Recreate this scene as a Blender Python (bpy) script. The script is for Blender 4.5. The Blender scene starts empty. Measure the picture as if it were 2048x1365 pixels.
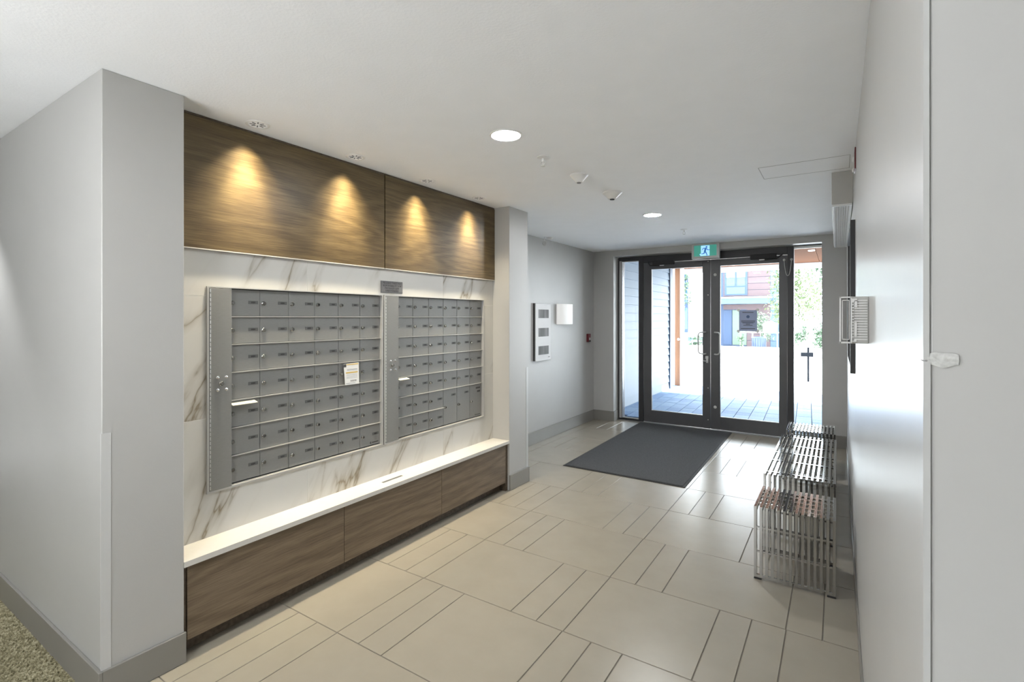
import bpy, bmesh, math, random
from mathutils import Vector, Matrix
random.seed(7)
PI = math.pi
sc = bpy.context.scene
COL = sc.collection

# ------------------------------------------------------------------ camera
cam = bpy.data.cameras.new('camera')
cam.sensor_fit = 'HORIZONTAL'
cam.sensor_width = 36.0
cam.lens = 1002.08 / 2048 * 36.0
cam.shift_y = -47.0 / 2048
cam.clip_start = 0.02
cam.clip_end = 300
camo = bpy.data.objects.new('camera', cam)
camo.location = (0, 0, 1.5146)
camo.rotation_euler = (PI / 2, 0, math.radians(33.06))
COL.objects.link(camo)
sc.camera = camo

# ------------------------------------------------------------------ view, sky, sun
sc.view_settings.view_transform = 'Standard'
sc.view_settings.look = 'None'
sc.view_settings.gamma = 1.0
sc.view_settings.use_curve_mapping = False
sc.view_settings.exposure = 0.5

world = bpy.data.worlds.new('sky')
sc.world = world
world.use_nodes = True
bg = world.node_tree.nodes['Background']
bg.inputs['Color'].default_value = (0.93, 0.965, 1.0, 1)
bg.inputs['Strength'].default_value = 11.0

sun = bpy.data.lights.new('sun', 'SUN')
sun.energy = 34.0
sun.angle = 0.01
sun.color = (1.0, 0.96, 0.9)
suno = bpy.data.objects.new('sun', sun)
suno.rotation_euler = (math.radians(38), math.radians(12), math.radians(118))
suno.location = (6, 14, 9)
COL.objects.link(suno)

FILL_LAMP_E = 11.0      # emission of the unseen fill lamps added behind the camera
DOWN_E = 165.0      # emission of the round ceiling lights
SPOT_E = 78.0      # watt of the wall washers
HID_E = 18.0       # watt of the corridor ceiling lights

# ------------------------------------------------------------------ materials
def nmat(name):
    m = bpy.data.materials.new(name)
    m.use_nodes = True
    nt = m.node_tree
    return m, nt, nt.nodes['Principled BSDF']

def N(nt, t, **kw):
    n = nt.nodes.new(t)
    for k, v in kw.items():
        if k.startswith('_'):
            setattr(n, k[1:], v)
        else:
            n.inputs[k.replace('__', ' ')].default_value = v
    return n

def ramp(nt, fac, stops):
    r = nt.nodes.new('ShaderNodeValToRGB')
    while len(r.color_ramp.elements) < len(stops):
        r.color_ramp.elements.new(0.5)
    for e, (p, c) in zip(r.color_ramp.elements, stops):
        e.position = p
        e.color = (*c, 1)
    nt.links.new(fac, r.inputs['Fac'])
    return r

def bump(nt, b, height, strength=0.2, dist=0.01):
    n = N(nt, 'ShaderNodeBump', Strength=strength, Distance=dist)
    nt.links.new(height, n.inputs['Height'])
    nt.links.new(n.outputs['Normal'], b.inputs['Normal'])

def plain(name, col, rough=0.5, metal=0.0, var=0.04, scale=6.0, bmp=0.0, bscale=80.0, spec=0.5, stretch=None):
    m, nt, b = nmat(name)
    geo = N(nt, 'ShaderNodeNewGeometry')
    src = geo.outputs['Position']
    if stretch:
        mp = N(nt, 'ShaderNodeMapping', Scale=stretch)
        nt.links.new(src, mp.inputs['Vector'])
        src = mp.outputs['Vector']
    no = N(nt, 'ShaderNodeTexNoise', Scale=scale, Detail=4.0)
    nt.links.new(src, no.inputs['Vector'])
    lo = tuple(max(0, c * (1 - var)) for c in col)
    hi = tuple(min(1, c * (1 + var)) for c in col)
    r = ramp(nt, no.outputs['Fac'], [(0.3, lo), (0.7, hi)])
    nt.links.new(r.outputs['Color'], b.inputs['Base Color'])
    b.inputs['Roughness'].default_value = rough
    b.inputs['Metallic'].default_value = metal
    b.inputs['Specular IOR Level'].default_value = spec
    if bmp:
        n2 = N(nt, 'ShaderNodeTexNoise', Scale=bscale, Detail=3.0)
        nt.links.new(src, n2.inputs['Vector'])
        bump(nt, b, n2.outputs['Fac'], bmp, 0.004)
    return m

def emit(name, col, strength):
    m, nt, b = nmat(name)
    b.inputs['Base Color'].default_value = (*col, 1)
    b.inputs['Emission Color'].default_value = (*col, 1)
    b.inputs['Emission Strength'].default_value = strength
    return m

def wood(name, dark, mid, light, rough=0.42, sc_=1.0, seed=0.0, contrast=1.0):
    m, nt, b = nmat(name)
    geo = N(nt, 'ShaderNodeNewGeometry')
    oi = N(nt, 'ShaderNodeObjectInfo')
    mul = N(nt, 'ShaderNodeVectorMath', _operation='SCALE', Scale=7.0)
    cmb = N(nt, 'ShaderNodeCombineXYZ')
    nt.links.new(oi.outputs['Random'], cmb.inputs['Y'])
    nt.links.new(oi.outputs['Random'], cmb.inputs['Z'])
    nt.links.new(cmb.outputs['Vector'], mul.inputs[0])
    add = N(nt, 'ShaderNodeVectorMath', _operation='ADD')
    nt.links.new(geo.outputs['Position'], add.inputs[0])
    nt.links.new(mul.outputs['Vector'], add.inputs[1])
    # broad cathedral figure
    mp = N(nt, 'ShaderNodeMapping', Scale=(1.0, 0.55 * sc_, 4.2 * sc_), Location=(seed, seed, seed))
    nt.links.new(add.outputs['Vector'], mp.inputs['Vector'])
    n0 = N(nt, 'ShaderNodeTexNoise', Scale=1.1, Detail=1.5, Distortion=0.15)
    nt.links.new(mp.outputs['Vector'], n0.inputs['Vector'])
    mm = N(nt, 'ShaderNodeMath', _operation='MULTIPLY')
    mm.inputs[1].default_value = 70.0
    nt.links.new(n0.outputs['Fac'], mm.inputs[0])
    sn = N(nt, 'ShaderNodeMath', _operation='SINE')
    nt.links.new(mm.outputs[0], sn.inputs[0])
    # fine fibres
    mp2 = N(nt, 'ShaderNodeMapping', Scale=(1.0, 3.4, 120.0))
    nt.links.new(add.outputs['Vector'], mp2.inputs['Vector'])
    n1 = N(nt, 'ShaderNodeTexNoise', Scale=2.2, Detail=6.0, Roughness=0.65)
    nt.links.new(mp2.outputs['Vector'], n1.inputs['Vector'])
    a1 = N(nt, 'ShaderNodeMath', _operation='MULTIPLY_ADD')
    a1.inputs[1].default_value = 0.085 * contrast
    nt.links.new(sn.outputs[0], a1.inputs[0])
    nt.links.new(n1.outputs['Fac'], a1.inputs[2])
    r = ramp(nt, a1.outputs[0], [(0.28, dark), (0.5, mid), (0.74, light)])
    nt.links.new(r.outputs['Color'], b.inputs['Base Color'])
    b.inputs['Roughness'].default_value = rough
    bump(nt, b, n1.outputs['Fac'], 0.08, 0.002)
    return m

def marble():
    m, nt, b = nmat('marble')
    geo = N(nt, 'ShaderNodeNewGeometry')
    oi = N(nt, 'ShaderNodeObjectInfo')
    cmb = N(nt, 'ShaderNodeCombineXYZ')
    for a in 'XYZ':
        nt.links.new(oi.outputs['Random'], cmb.inputs[a])
    mul = N(nt, 'ShaderNodeVectorMath', _operation='SCALE', Scale=9.0)
    nt.links.new(cmb.outputs[0], mul.inputs[0])
    add = N(nt, 'ShaderNodeVectorMath', _operation='ADD')
    nt.links.new(geo.outputs['Position'], add.inputs[0])
    nt.links.new(mul.outputs[0], add.inputs[1])
    rot = N(nt, 'ShaderNodeMapping', Rotation=(math.radians(-62), 0, 0))
    nt.links.new(add.outputs[0], rot.inputs['Vector'])
    st = N(nt, 'ShaderNodeMapping', Scale=(1, 0.75, 3.4))
    nt.links.new(rot.outputs[0], st.inputs['Vector'])
    n = N(nt, 'ShaderNodeTexNoise', Scale=0.9, Detail=5.0, Roughness=0.5, Distortion=0.25)
    nt.links.new(st.outputs[0], n.inputs['Vector'])
    d = N(nt, 'ShaderNodeMath', _operation='SUBTRACT'); d.inputs[1].default_value = 0.5
    nt.links.new(n.outputs['Fac'], d.inputs[0])
    ab = N(nt, 'ShaderNodeMath', _operation='ABSOLUTE')
    nt.links.new(d.outputs[0], ab.inputs[0])
    vein = ramp(nt, ab.outputs[0], [(0.0, (1, 1, 1)), (0.006, (0.55, 0.55, 0.55)), (0.02, (0.22, 0.22, 0.22)), (0.06, (0, 0, 0))])
    # where veins are allowed
    nm = N(nt, 'ShaderNodeTexNoise', Scale=1.3, Detail=2.0)
    nt.links.new(st.outputs[0], nm.inputs['Vector'])
    msk = ramp(nt, nm.outputs['Fac'], [(0.42, (0.05, 0.05, 0.05)), (0.6, (1, 1, 1))])
    mu = N(nt, 'ShaderNodeMath', _operation='MULTIPLY')
    nt.links.new(vein.outputs[0], mu.inputs[0]); nt.links.new(msk.outputs[0], mu.inputs[1])
    mix = N(nt, 'ShaderNodeMix', _data_type='RGBA')
    mix.inputs[6].default_value = (0.60, 0.59, 0.56, 1)
    mix.inputs[7].default_value = (0.23, 0.19, 0.13, 1)
    nt.links.new(mu.outputs[0], mix.inputs[0])
    nt.links.new(mix.outputs[2], b.inputs['Base Color'])
    b.inputs['Roughness'].default_value = 0.32
    return m

def tile_mat():
    m, nt, b = nmat('porcelain_tile')
    geo = N(nt, 'ShaderNodeNewGeometry')
    oi = N(nt, 'ShaderNodeObjectInfo')
    n = N(nt, 'ShaderNodeTexNoise', Scale=5.0, Detail=6.0, Roughness=0.6)
    nt.links.new(geo.outputs['Position'], n.inputs['Vector'])
    ad = N(nt, 'ShaderNodeMath', _operation='MULTIPLY_ADD'); ad.inputs[1].default_value = 0.10
    nt.links.new(oi.outputs['Random'], ad.inputs[0]); nt.links.new(n.outputs['Fac'], ad.inputs[2])
    r = ramp(nt, ad.outputs[0], [(0.25, (0.295, 0.264, 0.212)), (0.85, (0.332, 0.30, 0.243))])
    nt.links.new(r.outputs['Color'], b.inputs['Base Color'])
    b.inputs['Roughness'].default_value = 0.3
    b.inputs['Roughness'].default_value = 0.27
    return m

def glass_mat(name, tint=(0.94, 0.98, 1.0)):
    m = bpy.data.materials.new(name)
    m.use_nodes = True
    nt = m.node_tree
    nt.nodes.clear()
    out = nt.nodes.new('ShaderNodeOutputMaterial')
    tr = nt.nodes.new('ShaderNodeBsdfTransparent'); tr.inputs[0].default_value = (*tint, 1)
    gl = nt.nodes.new('ShaderNodeBsdfGlossy'); gl.inputs['Roughness'].default_value = 0.01
    fr = nt.nodes.new('ShaderNodeFresnel'); fr.inputs[0].default_value = 1.45
    mx = nt.nodes.new('ShaderNodeMixShader')
    nt.links.new(fr.outputs[0], mx.inputs[0]); nt.links.new(tr.outputs[0], mx.inputs[1]); nt.links.new(gl.outputs[0], mx.inputs[2])
    nt.links.new(mx.outputs[0], out.inputs[0])
    return m

def carpet_mat():
    m, nt, b = nmat('carpet_pile')
    geo = N(nt, 'ShaderNodeNewGeometry')
    n = N(nt, 'ShaderNodeTexNoise', Scale=70.0, Detail=4.0, Roughness=0.7)
    nt.links.new(geo.outputs['Position'], n.inputs['Vector'])
    r = ramp(nt, n.outputs['Fac'], [(0.35, (0.13, 0.115, 0.065)), (0.5, (0.25, 0.225, 0.14)), (0.65, (0.42, 0.39, 0.27))])
    nt.links.new(r.outputs['Color'], b.inputs['Base Color'])
    b.inputs['Roughness'].default_value = 0.95
    b.inputs['Specular IOR Level'].default_value = 0.1
    bump(nt, b, n.outputs['Fac'], 0.7, 0.01)
    return m

M = dict(
    ceiling=plain('ceiling_paint', (0.90, 0.91, 0.925), 0.75, var=0.01, bmp=0.25, bscale=90),
    wall=plain('wall_paint', (0.455, 0.45, 0.434), 0.45, var=0.012, bmp=0.06, bscale=160),
    wall_right=plain('wall_paint_satin', (0.54, 0.535, 0.52), 0.3, var=0.012, bmp=0.05, bscale=40),
    base=plain('baseboard_paint', (0.235, 0.225, 0.205), 0.35, var=0.02),
    guard=plain('corner_guard_vinyl', (0.55, 0.55, 0.54), 0.3, var=0.01),
    tile=tile_mat(),
    grout=plain('grout', (0.17, 0.155, 0.13), 0.9, var=0.1, scale=40),
    carpet=carpet_mat(),
    wood_up=wood('walnut_upper', (0.062, 0.041, 0.017), (0.108, 0.074, 0.032), (0.165, 0.116, 0.052), 0.4, 1.0, 0.3),
    wood_low=wood('walnut_lower', (0.10, 0.072, 0.045), (0.155, 0.113, 0.072), (0.215, 0.165, 0.112), 0.45, 1.0, 2.1, 1.1),
    wood_edge=plain('walnut_edge', (0.10, 0.075, 0.05), 0.6, var=0.3, scale=60),
    dark=plain('shadow_gap', (0.02, 0.018, 0.015), 0.8, var=0.1),
    marble=marble(),
    mgrout=plain('marble_joint', (0.80, 0.79, 0.76), 0.8, var=0.02),
    quartz=plain('quartz_top', (0.62, 0.60, 0.56), 0.28, var=0.02, scale=30),
    alu=plain('brushed_aluminium', (0.245, 0.245, 0.24), 0.4, metal=0.25, var=0.05, scale=40, stretch=(1, 1, 14), bmp=0.03, bscale=60),
    alu_lt=plain('bright_aluminium', (0.55, 0.55, 0.54), 0.32, metal=0.4, var=0.03),
    plate=plain('number_plate', (0.11, 0.11, 0.11), 0.5, var=0.05),
    digit=plain('number_ink', (0.035, 0.035, 0.035), 0.6, var=0.02),
    chrome=plain('chrome', (0.86, 0.86, 0.87), 0.07, metal=1.0, var=0.01),
    chrome_b=plain('chrome_bench', (0.46, 0.46, 0.45), 0.09, metal=1.0, var=0.02),
    black=plain('black_frame', (0.022, 0.022, 0.024), 0.42, var=0.1),
    leaf=plain('bronze_door_paint', (0.075, 0.075, 0.078), 0.4, var=0.06),
    rubber=plain('black_rubber', (0.02, 0.02, 0.02), 0.7, var=0.1),
    mat=plain('mat_pile', (0.078, 0.08, 0.083), 0.95, var=0.35, scale=260, bmp=0.6, bscale=300, spec=0.1),
    white=plain('white_plastic', (0.78, 0.78, 0.77), 0.35, var=0.01),
    panel_white=plain('panel_enamel', (0.80, 0.80, 0.80), 0.65, var=0.02, spec=0.25),
    hatch_line=plain('hatch_joint', (0.40, 0.40, 0.40), 0.8, var=0.02),
    offwhite=plain('grey_white_plastic', (0.52, 0.52, 0.50), 0.4, var=0.02),
    grey=plain('grey_plastic', (0.20, 0.20, 0.20), 0.5, var=0.05),
    paper=plain('paper', (0.82, 0.82, 0.80), 0.7, var=0.02),
    cream=plain('cream_envelope', (0.58, 0.57, 0.49), 0.6, var=0.02),
    gold=plain('printed_gold', (0.62, 0.42, 0.10), 0.6, var=0.02),
    ink=plain('printed_ink', (0.06, 0.06, 0.06), 0.6, var=0.02),
    red=plain('red_plastic', (0.13, 0.012, 0.018), 0.4, var=0.05),
    plaque=plain('plaque_metal', (0.17, 0.17, 0.175), 0.45, metal=0.3, var=0.04, scale=60),
    paint_box=plain('heater_housing', (0.42, 0.415, 0.395), 0.5, var=0.02),
    film=None, glass=glass_mat('window_glass'),
    clear=glass_mat('clear_acrylic', (0.93, 0.93, 0.93)),
    concrete=plain('street_concrete', (0.55, 0.54, 0.53), 0.9, var=0.05, scale=2, bmp=0.2),
    paver=None,
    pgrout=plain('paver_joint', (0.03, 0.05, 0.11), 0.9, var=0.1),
    siding=plain('white_siding', (0.0908, 0.1195, 0.153), 0.6, var=0.03),  # white boards, with the bluish daylight tinted into their base colour
    brown=plain('stained_wood_post', (0.10, 0.045, 0.025), 0.9, spec=0.02, var=0.2, scale=5, stretch=(6, 6, 0.6)),
    brown_lt=plain('stained_timber', (0.18, 0.075, 0.03), 0.55, var=0.2, scale=5, stretch=(6, 6, 0.6)),
    sign_black=plain('sign_paint', (0.010, 0.012, 0.016), 0.9, var=0.02, spec=0.05),
    dtrim=plain('slate_trim', (0.06, 0.075, 0.105), 0.6, var=0.05),
    blue=plain('blue_grey_siding', (0.021, 0.042, 0.0892), 0.7, var=0.05),
    lblue=plain('pale_blue_siding', (0.0473, 0.0788, 0.1312), 0.7, var=0.04),
    pink=plain('red_fibre_panel', (0.067, 0.0424, 0.0469), 0.7, var=0.05),
    green=plain('pale_green_door', (0.0682, 0.0997, 0.0735), 0.5, var=0.04),
    stucco=plain('white_stucco', (0.88, 0.88, 0.86), 0.8, var=0.02),
    trunk=plain('bark', (0.3, 0.285, 0.255), 0.9, var=0.3, scale=20),
    foliage=plain('leaf_green', (0.0378, 0.0714, 0.0378), 0.6, var=0.5, scale=4),
    foliage2=plain('leaf_yellow_green', (0.0758, 0.1115, 0.0402), 0.6, var=0.4, scale=4),
    binm=plain('bin_blue', (0.0375, 0.06, 0.15), 0.5, var=0.05),
)

def paver_mat():
    m, nt, b = nmat('concrete_paver')
    oi = N(nt, 'ShaderNodeObjectInfo')
    geo = N(nt, 'ShaderNodeNewGeometry')
    n = N(nt, 'ShaderNodeTexNoise', Scale=40.0, Detail=4.0)
    nt.links.new(geo.outputs['Position'], n.inputs['Vector'])
    ad = N(nt, 'ShaderNodeMath', _operation='MULTIPLY_ADD'); ad.inputs[1].default_value = 0.55
    nt.links.new(oi.outputs['Random'], ad.inputs[0]); nt.links.new(n.outputs['Fac'], ad.inputs[2])
    r = ramp(nt, ad.outputs[0], [(0.35, (0.075, 0.14, 0.27)), (0.7, (0.105, 0.185, 0.32)), (1.0, (0.145, 0.235, 0.36))])  # blue cast of the daylight is put into the paver colour
    nt.links.new(r.outputs['Color'], b.inputs['Base Color'])
    b.inputs['Roughness'].default_value = 0.75
    return m
M['paver'] = paver_mat()

def grey_glass():
    m, nt, b = nmat('window_pane_dark')
    b.inputs['Base Color'].default_value = (0.03, 0.07, 0.13, 1)
    b.inputs['Roughness'].default_value = 0.08
    return m
M['pane'] = grey_glass()

# ------------------------------------------------------------------ mesh helpers
WO = {}     # world origin of each object (nothing on the way is rotated)

class MB:
    def __init__(s):
        s.v = []; s.f = []
    def box(s, x0, x1, y0, y1, z0, z1):
        x0, x1 = min(x0, x1), max(x0, x1); y0, y1 = min(y0, y1), max(y0, y1); z0, z1 = min(z0, z1), max(z0, z1)
        n = len(s.v)
        s.v += [(x0, y0, z0), (x1, y0, z0), (x1, y1, z0), (x0, y1, z0), (x0, y0, z1), (x1, y0, z1), (x1, y1, z1), (x0, y1, z1)]
        s.f += [tuple(n + i for i in q) for q in [(0, 3, 2, 1), (4, 5, 6, 7), (0, 1, 5, 4), (1, 2, 6, 5), (2, 3, 7, 6), (3, 0, 4, 7)]]
        return s
    def prism(s, pts, axis, a, b):
        """pts: polygon in the two other axes (order kept), extruded from a to b along axis"""
        n = len(s.v); k = len(pts)
        for t in (a, b):
            for p in pts:
                c = list(p); c.insert(axis, t); s.v.append(tuple(c))
        s.f.append(tuple(n + i for i in range(k))[::-1]); s.f.append(tuple(n + k + i for i in range(k)))
        for i in range(k):
            j = (i + 1) % k
            s.f.append((n + i, n + j, n + k + j, n + k + i))
        return s
    def lathe(s, c, axis, prof, seg=24):
        """prof: (radius, distance along axis); axis a unit Vector"""
        ax = Vector(axis).normalized()
        u = ax.orthogonal().normalized(); w = ax.cross(u)
        c = Vector(c); n = len(s.v); k = len(prof)
        for i in range(seg):
            a = 2 * PI * i / seg
            d = u * math.cos(a) + w * math.sin(a)
            for r_, h in prof:
                s.v.append(tuple(c + d * r_ + ax * h))
        for i in range(seg):
            j = (i + 1) % seg
            for q in range(k - 1):
                s.f.append((n + i * k + q, n + j * k + q, n + j * k + q + 1, n + i * k + q + 1))
        return s
    def cyl(s, p0, p1, r0, r1=None, seg=16):
        p0 = Vector(p0); p1 = Vector(p1); r1 = r0 if r1 is None else r1
        L = (p1 - p0).length
        return s.lathe(p0, (p1 - p0), [(0.0001, 0), (r0, 0), (r1, L), (0.0001, L)], seg)
    def tube(s, pts, r, seg=8):
        pts = [Vector(p) for p in pts]
        n = len(s.v); up = Vector((0.13, 0.27, 0.95))
        for i, p in enumerate(pts):
            t = (pts[min(i + 1, len(pts) - 1)] - pts[max(i - 1, 0)]).normalized()
            u = t.cross(up)
            if u.length < 1e-3: u = t.orthogonal()
            u.normalize(); w = t.cross(u)
            for j in range(seg):
                a = 2 * PI * j / seg
                s.v.append(tuple(p + (u * math.cos(a) + w * math.sin(a)) * r))
        for i in range(len(pts) - 1):
            for j in range(seg):
                k = (j + 1) % seg
                s.f.append((n + i * seg + j, n + i * seg + k, n + (i + 1) * seg + k, n + (i + 1) * seg + j))
        s.f.append(tuple(n + j for j in range(seg))[::-1]); s.f.append(tuple(n + (len(pts) - 1) * seg + j for j in range(seg)))
        return s
    def ball(s, c, r, seg=12, sq=(1, 1, 1)):
        n = len(s.v); rings = seg // 2
        for i in range(rings + 1):
            ph = PI * i / rings
            for j in range(seg):
                th = 2 * PI * j / seg
                s.v.append((c[0] + r * sq[0] * math.sin(ph) * math.cos(th), c[1] + r * sq[1] * math.sin(ph) * math.sin(th), c[2] + r * sq[2] * math.cos(ph)))
        for i in range(rings):
            for j in range(seg):
                k = (j + 1) % seg
                s.f.append((n + i * seg + j, n + (i + 1) * seg + j, n + (i + 1) * seg + k, n + i * seg + k))
        return s
    def rotz(s, ang, cx, cy):
        ca, sa = math.cos(ang), math.sin(ang)
        s.v = [(cx + (x - cx) * ca - (y - cy) * sa, cy + (x - cx) * sa + (y - cy) * ca, z) for x, y, z in s.v]
        return s

def finish(me, mat, bev, smooth):
    bm = bmesh.new(); bm.from_mesh(me)
    bmesh.ops.recalc_face_normals(bm, faces=bm.faces)
    if bev:
        bmesh.ops.bevel(bm, geom=list(bm.edges), offset=bev, segments=2 if bev > 0.004 else 1, profile=0.5, affect='EDGES', clamp_overlap=True)
    if smooth:
        for f in bm.faces: f.smooth = True
        for e in bm.edges:
            if len(e.link_faces) == 2 and e.calc_face_angle(0) > 0.6: e.smooth = False
    bm.to_mesh(me); bm.free()
    if mat: me.materials.append(mat)

def obj(name, mb, mat, parent=None, label=None, cat=None, group=None, kind=None, bev=0, smooth=False, origin=None):
    xs, ys, zs = zip(*mb.v)
    o = origin or ((min(xs) + max(xs)) / 2, (min(ys) + max(ys)) / 2, (min(zs) + max(zs)) / 2 if parent else min(zs))
    me = bpy.data.meshes.new(name)
    me.from_pydata([(x - o[0], y - o[1], z - o[2]) for x, y, z in mb.v], [], mb.f)
    finish(me, mat, bev, smooth)
    ob = bpy.data.objects.new(name, me)
    return place(ob, o, parent, label, cat, group, kind)

def place(ob, o, parent=None, label=None, cat=None, group=None, kind=None):
    COL.objects.link(ob)
    po = WO.get(parent.name, (0, 0, 0)) if parent else (0, 0, 0)
    ob.location = (o[0] - po[0], o[1] - po[1], o[2] - po[2])
    if parent: ob.parent = parent
    WO[ob.name] = tuple(o)
    if label: ob['label'] = label
    if cat: ob['category'] = cat
    if group: ob['group'] = group
    if kind: ob['kind'] = kind
    return ob

def thing(name, loc, label=None, cat=None, group=None, kind=None, parent=None):
    e = bpy.data.objects.new(name, None)
    e.empty_display_size = 0.1
    return place(e, loc, parent, label, cat, group, kind)

def inst(src, o, parent, name=None):
    c = bpy.data.objects.new(name or src.name.split('.')[0], src.data)
    return place(c, o, parent)

def text_mesh(name, s, size, mat, parent, loc, rot, align='CENTER', ext=0.0006, xs=1.0):
    cu = bpy.data.curves.new('tmp_text', 'FONT')
    cu.body = s; cu.size = size; cu.align_x = align; cu.align_y = 'CENTER'; cu.extrude = ext; cu.resolution_u = 2
    t = bpy.data.objects.new('tmp_text', cu)
    COL.objects.link(t)
    dg = bpy.context.evaluated_depsgraph_get()
    me = bpy.data.meshes.new_from_object(t.evaluated_get(dg))
    bpy.data.objects.remove(t); bpy.data.curves.remove(cu)
    R = Matrix.Rotation(rot[2], 4, 'Z') @ Matrix.Rotation(rot[1], 4, 'Y') @ Matrix.Rotation(rot[0], 4, 'X') @ Matrix.Diagonal((xs, 1, 1, 1))
    me.transform(R)
    me.materials.clear(); me.materials.append(mat)
    ob = bpy.data.objects.new(name, me)
    return place(ob, loc, parent)

H = 2.49; XC = -2.41; XW = -2.564; XM = -2.585; XL = -3.055; YA = 0.765; YB = 1.06; YC = 3.66; YP = 3.97
YE = 6.93; XR = 0.083; YR = 0.73; YD = 7.13

# ================================================================== SETTING
# floor with porcelain tiles
fl = obj('floor', MB().box(-3.2, 0.12, 0.3, 7.2, -0.05, -0.0035), M['grout'], kind='structure')
PX = 0.903; PY = 0.6013; G = 0.0022
def tile_ok(x0, x1, y0, y1):
    return x1 - x0 > 0.02 and y1 - y0 > 0.02
for k in range(-1, 11):
    y0 = 0.958 + PY * k; y1 = y0 + PY
    y0c = max(y0, 0.34); y1c = min(y1, 7.16)
    off = -1.113 + (0.30 if k % 2 == 1 else 0.0)    # left edge of a large tile
    if k == -1: off = -0.813
    for n in range(-4, 3):
        b0 = off + PX * n
        for (a, b) in ((b0, b0 + 0.6), (b0 + 0.6, b0 + 0.7515), (b0 + 0.7515, b0 + PX)):
            lim = -2.43 if y0c < 3.7 else XL - 0.02
            if y0c < 0.9: lim = -2.43
            a2, b2 = max(a, lim), min(b, XR + 0.02)
            if 0.9 <= y0c < 3.6: a2 = max(a, -2.50)
            if b2 - a2 < 0.015 or y1c - y0c < 0.02: continue
            # three visible bands of the room: under the niche plinth, the room, behind the pillar
            obj('tile', MB().box(a2 + G, b2 - G, y0c + G, y1c - G, -0.012, 0.0), M['tile'], fl, bev=0.0015)

# carpet of the cross corridor
bmc = MB(); nx, ny = 190, 150
xa, xb, ya, yb = -3.6, XC - 0.02, 0.0, YA
hgt = [[0.006 + 0.005 * math.sin(i * 1.35 + 0.8 * math.sin(j * 0.9)) * math.sin(j * 1.7) + random.uniform(-0.003, 0.003) for i in range(nx + 1)] for j in range(ny + 1)]
for j in range(ny + 1):
    for i in range(nx + 1):
        bmc.v.append((xa + (xb - xa) * i / nx, ya + (yb - ya) * j / ny, hgt[j][i]))
for j in range(ny):
    for i in range(nx):
        a = j * (nx + 1) + i
        bmc.f.append((a, a + 1, a + nx + 2, a + nx + 1))
bmc.box(-7.5, xa, -1.4, YA, -0.02, 0.006)
bmc.box(xa, xb, -1.4, ya, -0.02, 0.006)
bmc.box(xb, 4.5, -1.4, 0.335, -0.02, 0.004)
bmc.box(0.10, 4.5, 0.335, YR, -0.02, 0.004)
obj('carpet', bmc, M['carpet'], label='olive brown loop pile carpet beside the grey baseboard', cat='carpet', kind='stuff')

obj('ceiling', MB().box(-7.6, 4.6, -1.5, 7.3, H, H + 0.12), M['ceiling'], kind='structure')
obj('wall_left', MB().box(-7.6, XC, YA, YB, 0, H), M['wall'], kind='structure', bev=0.003)
wn = obj('wall_niche', MB().box(-2.9, -2.62, YB, YC, 0, H), M['mgrout'], kind='structure')
obj('wall_pillar', MB().box(-3.2, XC, YC, YP, 0, H), M['wall'], kind='structure', bev=0.003)
obj('wall_side', MB().box(-3.3, XL, YP, 7.3, 0, H), M['wall'], kind='structure')
obj('wall_right', MB().box(XR, 4.6, YR, 7.3, 0, H), M['wall_right'], kind='structure', bev=0.006)
obj('wall_back', MB().box(XL, -2.744, YE, 7.24, 0, H).box(-0.158, XR, YE, 7.24, 0, H).box(-2.744, -0.158, YE, 7.24, 2.405, H), M['wall'], kind='structure')
obj('wall_rear', MB().box(-7.6, 4.6, -1.6, -1.45, 0, H), M['wall'], kind='structure')
obj('wall_far_left', MB().box(-7.75, -7.6, -1.6, YA, 0, H), M['wall'], kind='structure')
obj('wall_far_right', MB().box(4.6, 4.75, -1.6, YR, 0, H), M['wall'], kind='structure')

# baseboards
BH = 0.134; BT = 0.013
def bb(name, *boxes, h=BH):
    mb = MB()
    for (x0, x1, y0, y1) in boxes: mb.box(x0, x1, y0, y1, 0.001, h)
    return obj(name, mb, M['base'], kind='structure', bev=0.002)
bb('baseboard_left', (-7.6, XC + BT, YA - BT, YA), (XC, XC + BT, YA, YB + 0.004))
bb('baseboard_pillar', (XC, XC + BT, YC - 0.004, YP), (XL + BT, XC + BT, YP, YP + BT))
bb('baseboard_side', (XL, XL + BT, YP + BT, YE), h=0.146)
bb('baseboard_back', (XL + BT, -2.744 + BT, YE - BT, YE), (-2.744, -2.744 + BT, YE, YD - 0.055), (-0.158, XR, YE - BT, YE), h=0.146)
bb('baseboard_right', (XR - 0.006, XR, YR + 0.01, YE - BT), h=0.10)

# vinyl corner guards
def guard(name, x, y, sx, sy, z0, z1, w=0.03, wf=None):
    """L-shaped strip round a corner at (x, y); the leaves run towards sx and sy"""
    t = 0.0025; wf = w if wf is None else wf
    p = [(x - t * sx, y - t * sy), (x + wf * sx, y - t * sy), (x + wf * sx, y - 0.0002 * sy), (x - 0.0002 * sx, y - 0.0002 * sy), (x - 0.0002 * sx, y + w * sy), (x - t * sx, y + w * sy)]
    return obj(name, MB().prism(p, 2, z0, z1), M['guard'], kind='structure')
guard('trim_1', XC, YA, -1, 1, BH, 1.06, wf=0.003)
guard('trim_2', XC, YP, -1, -1, BH, 1.055, wf=0.003)
guard('trim_3', XR, YR, 1, 1, 0.08, 1.465, w=0.026, wf=0.004)
guard('trim_4', XR, YR, 1, 1, 1.467, H - 0.002, w=0.022, wf=0.003)

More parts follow.
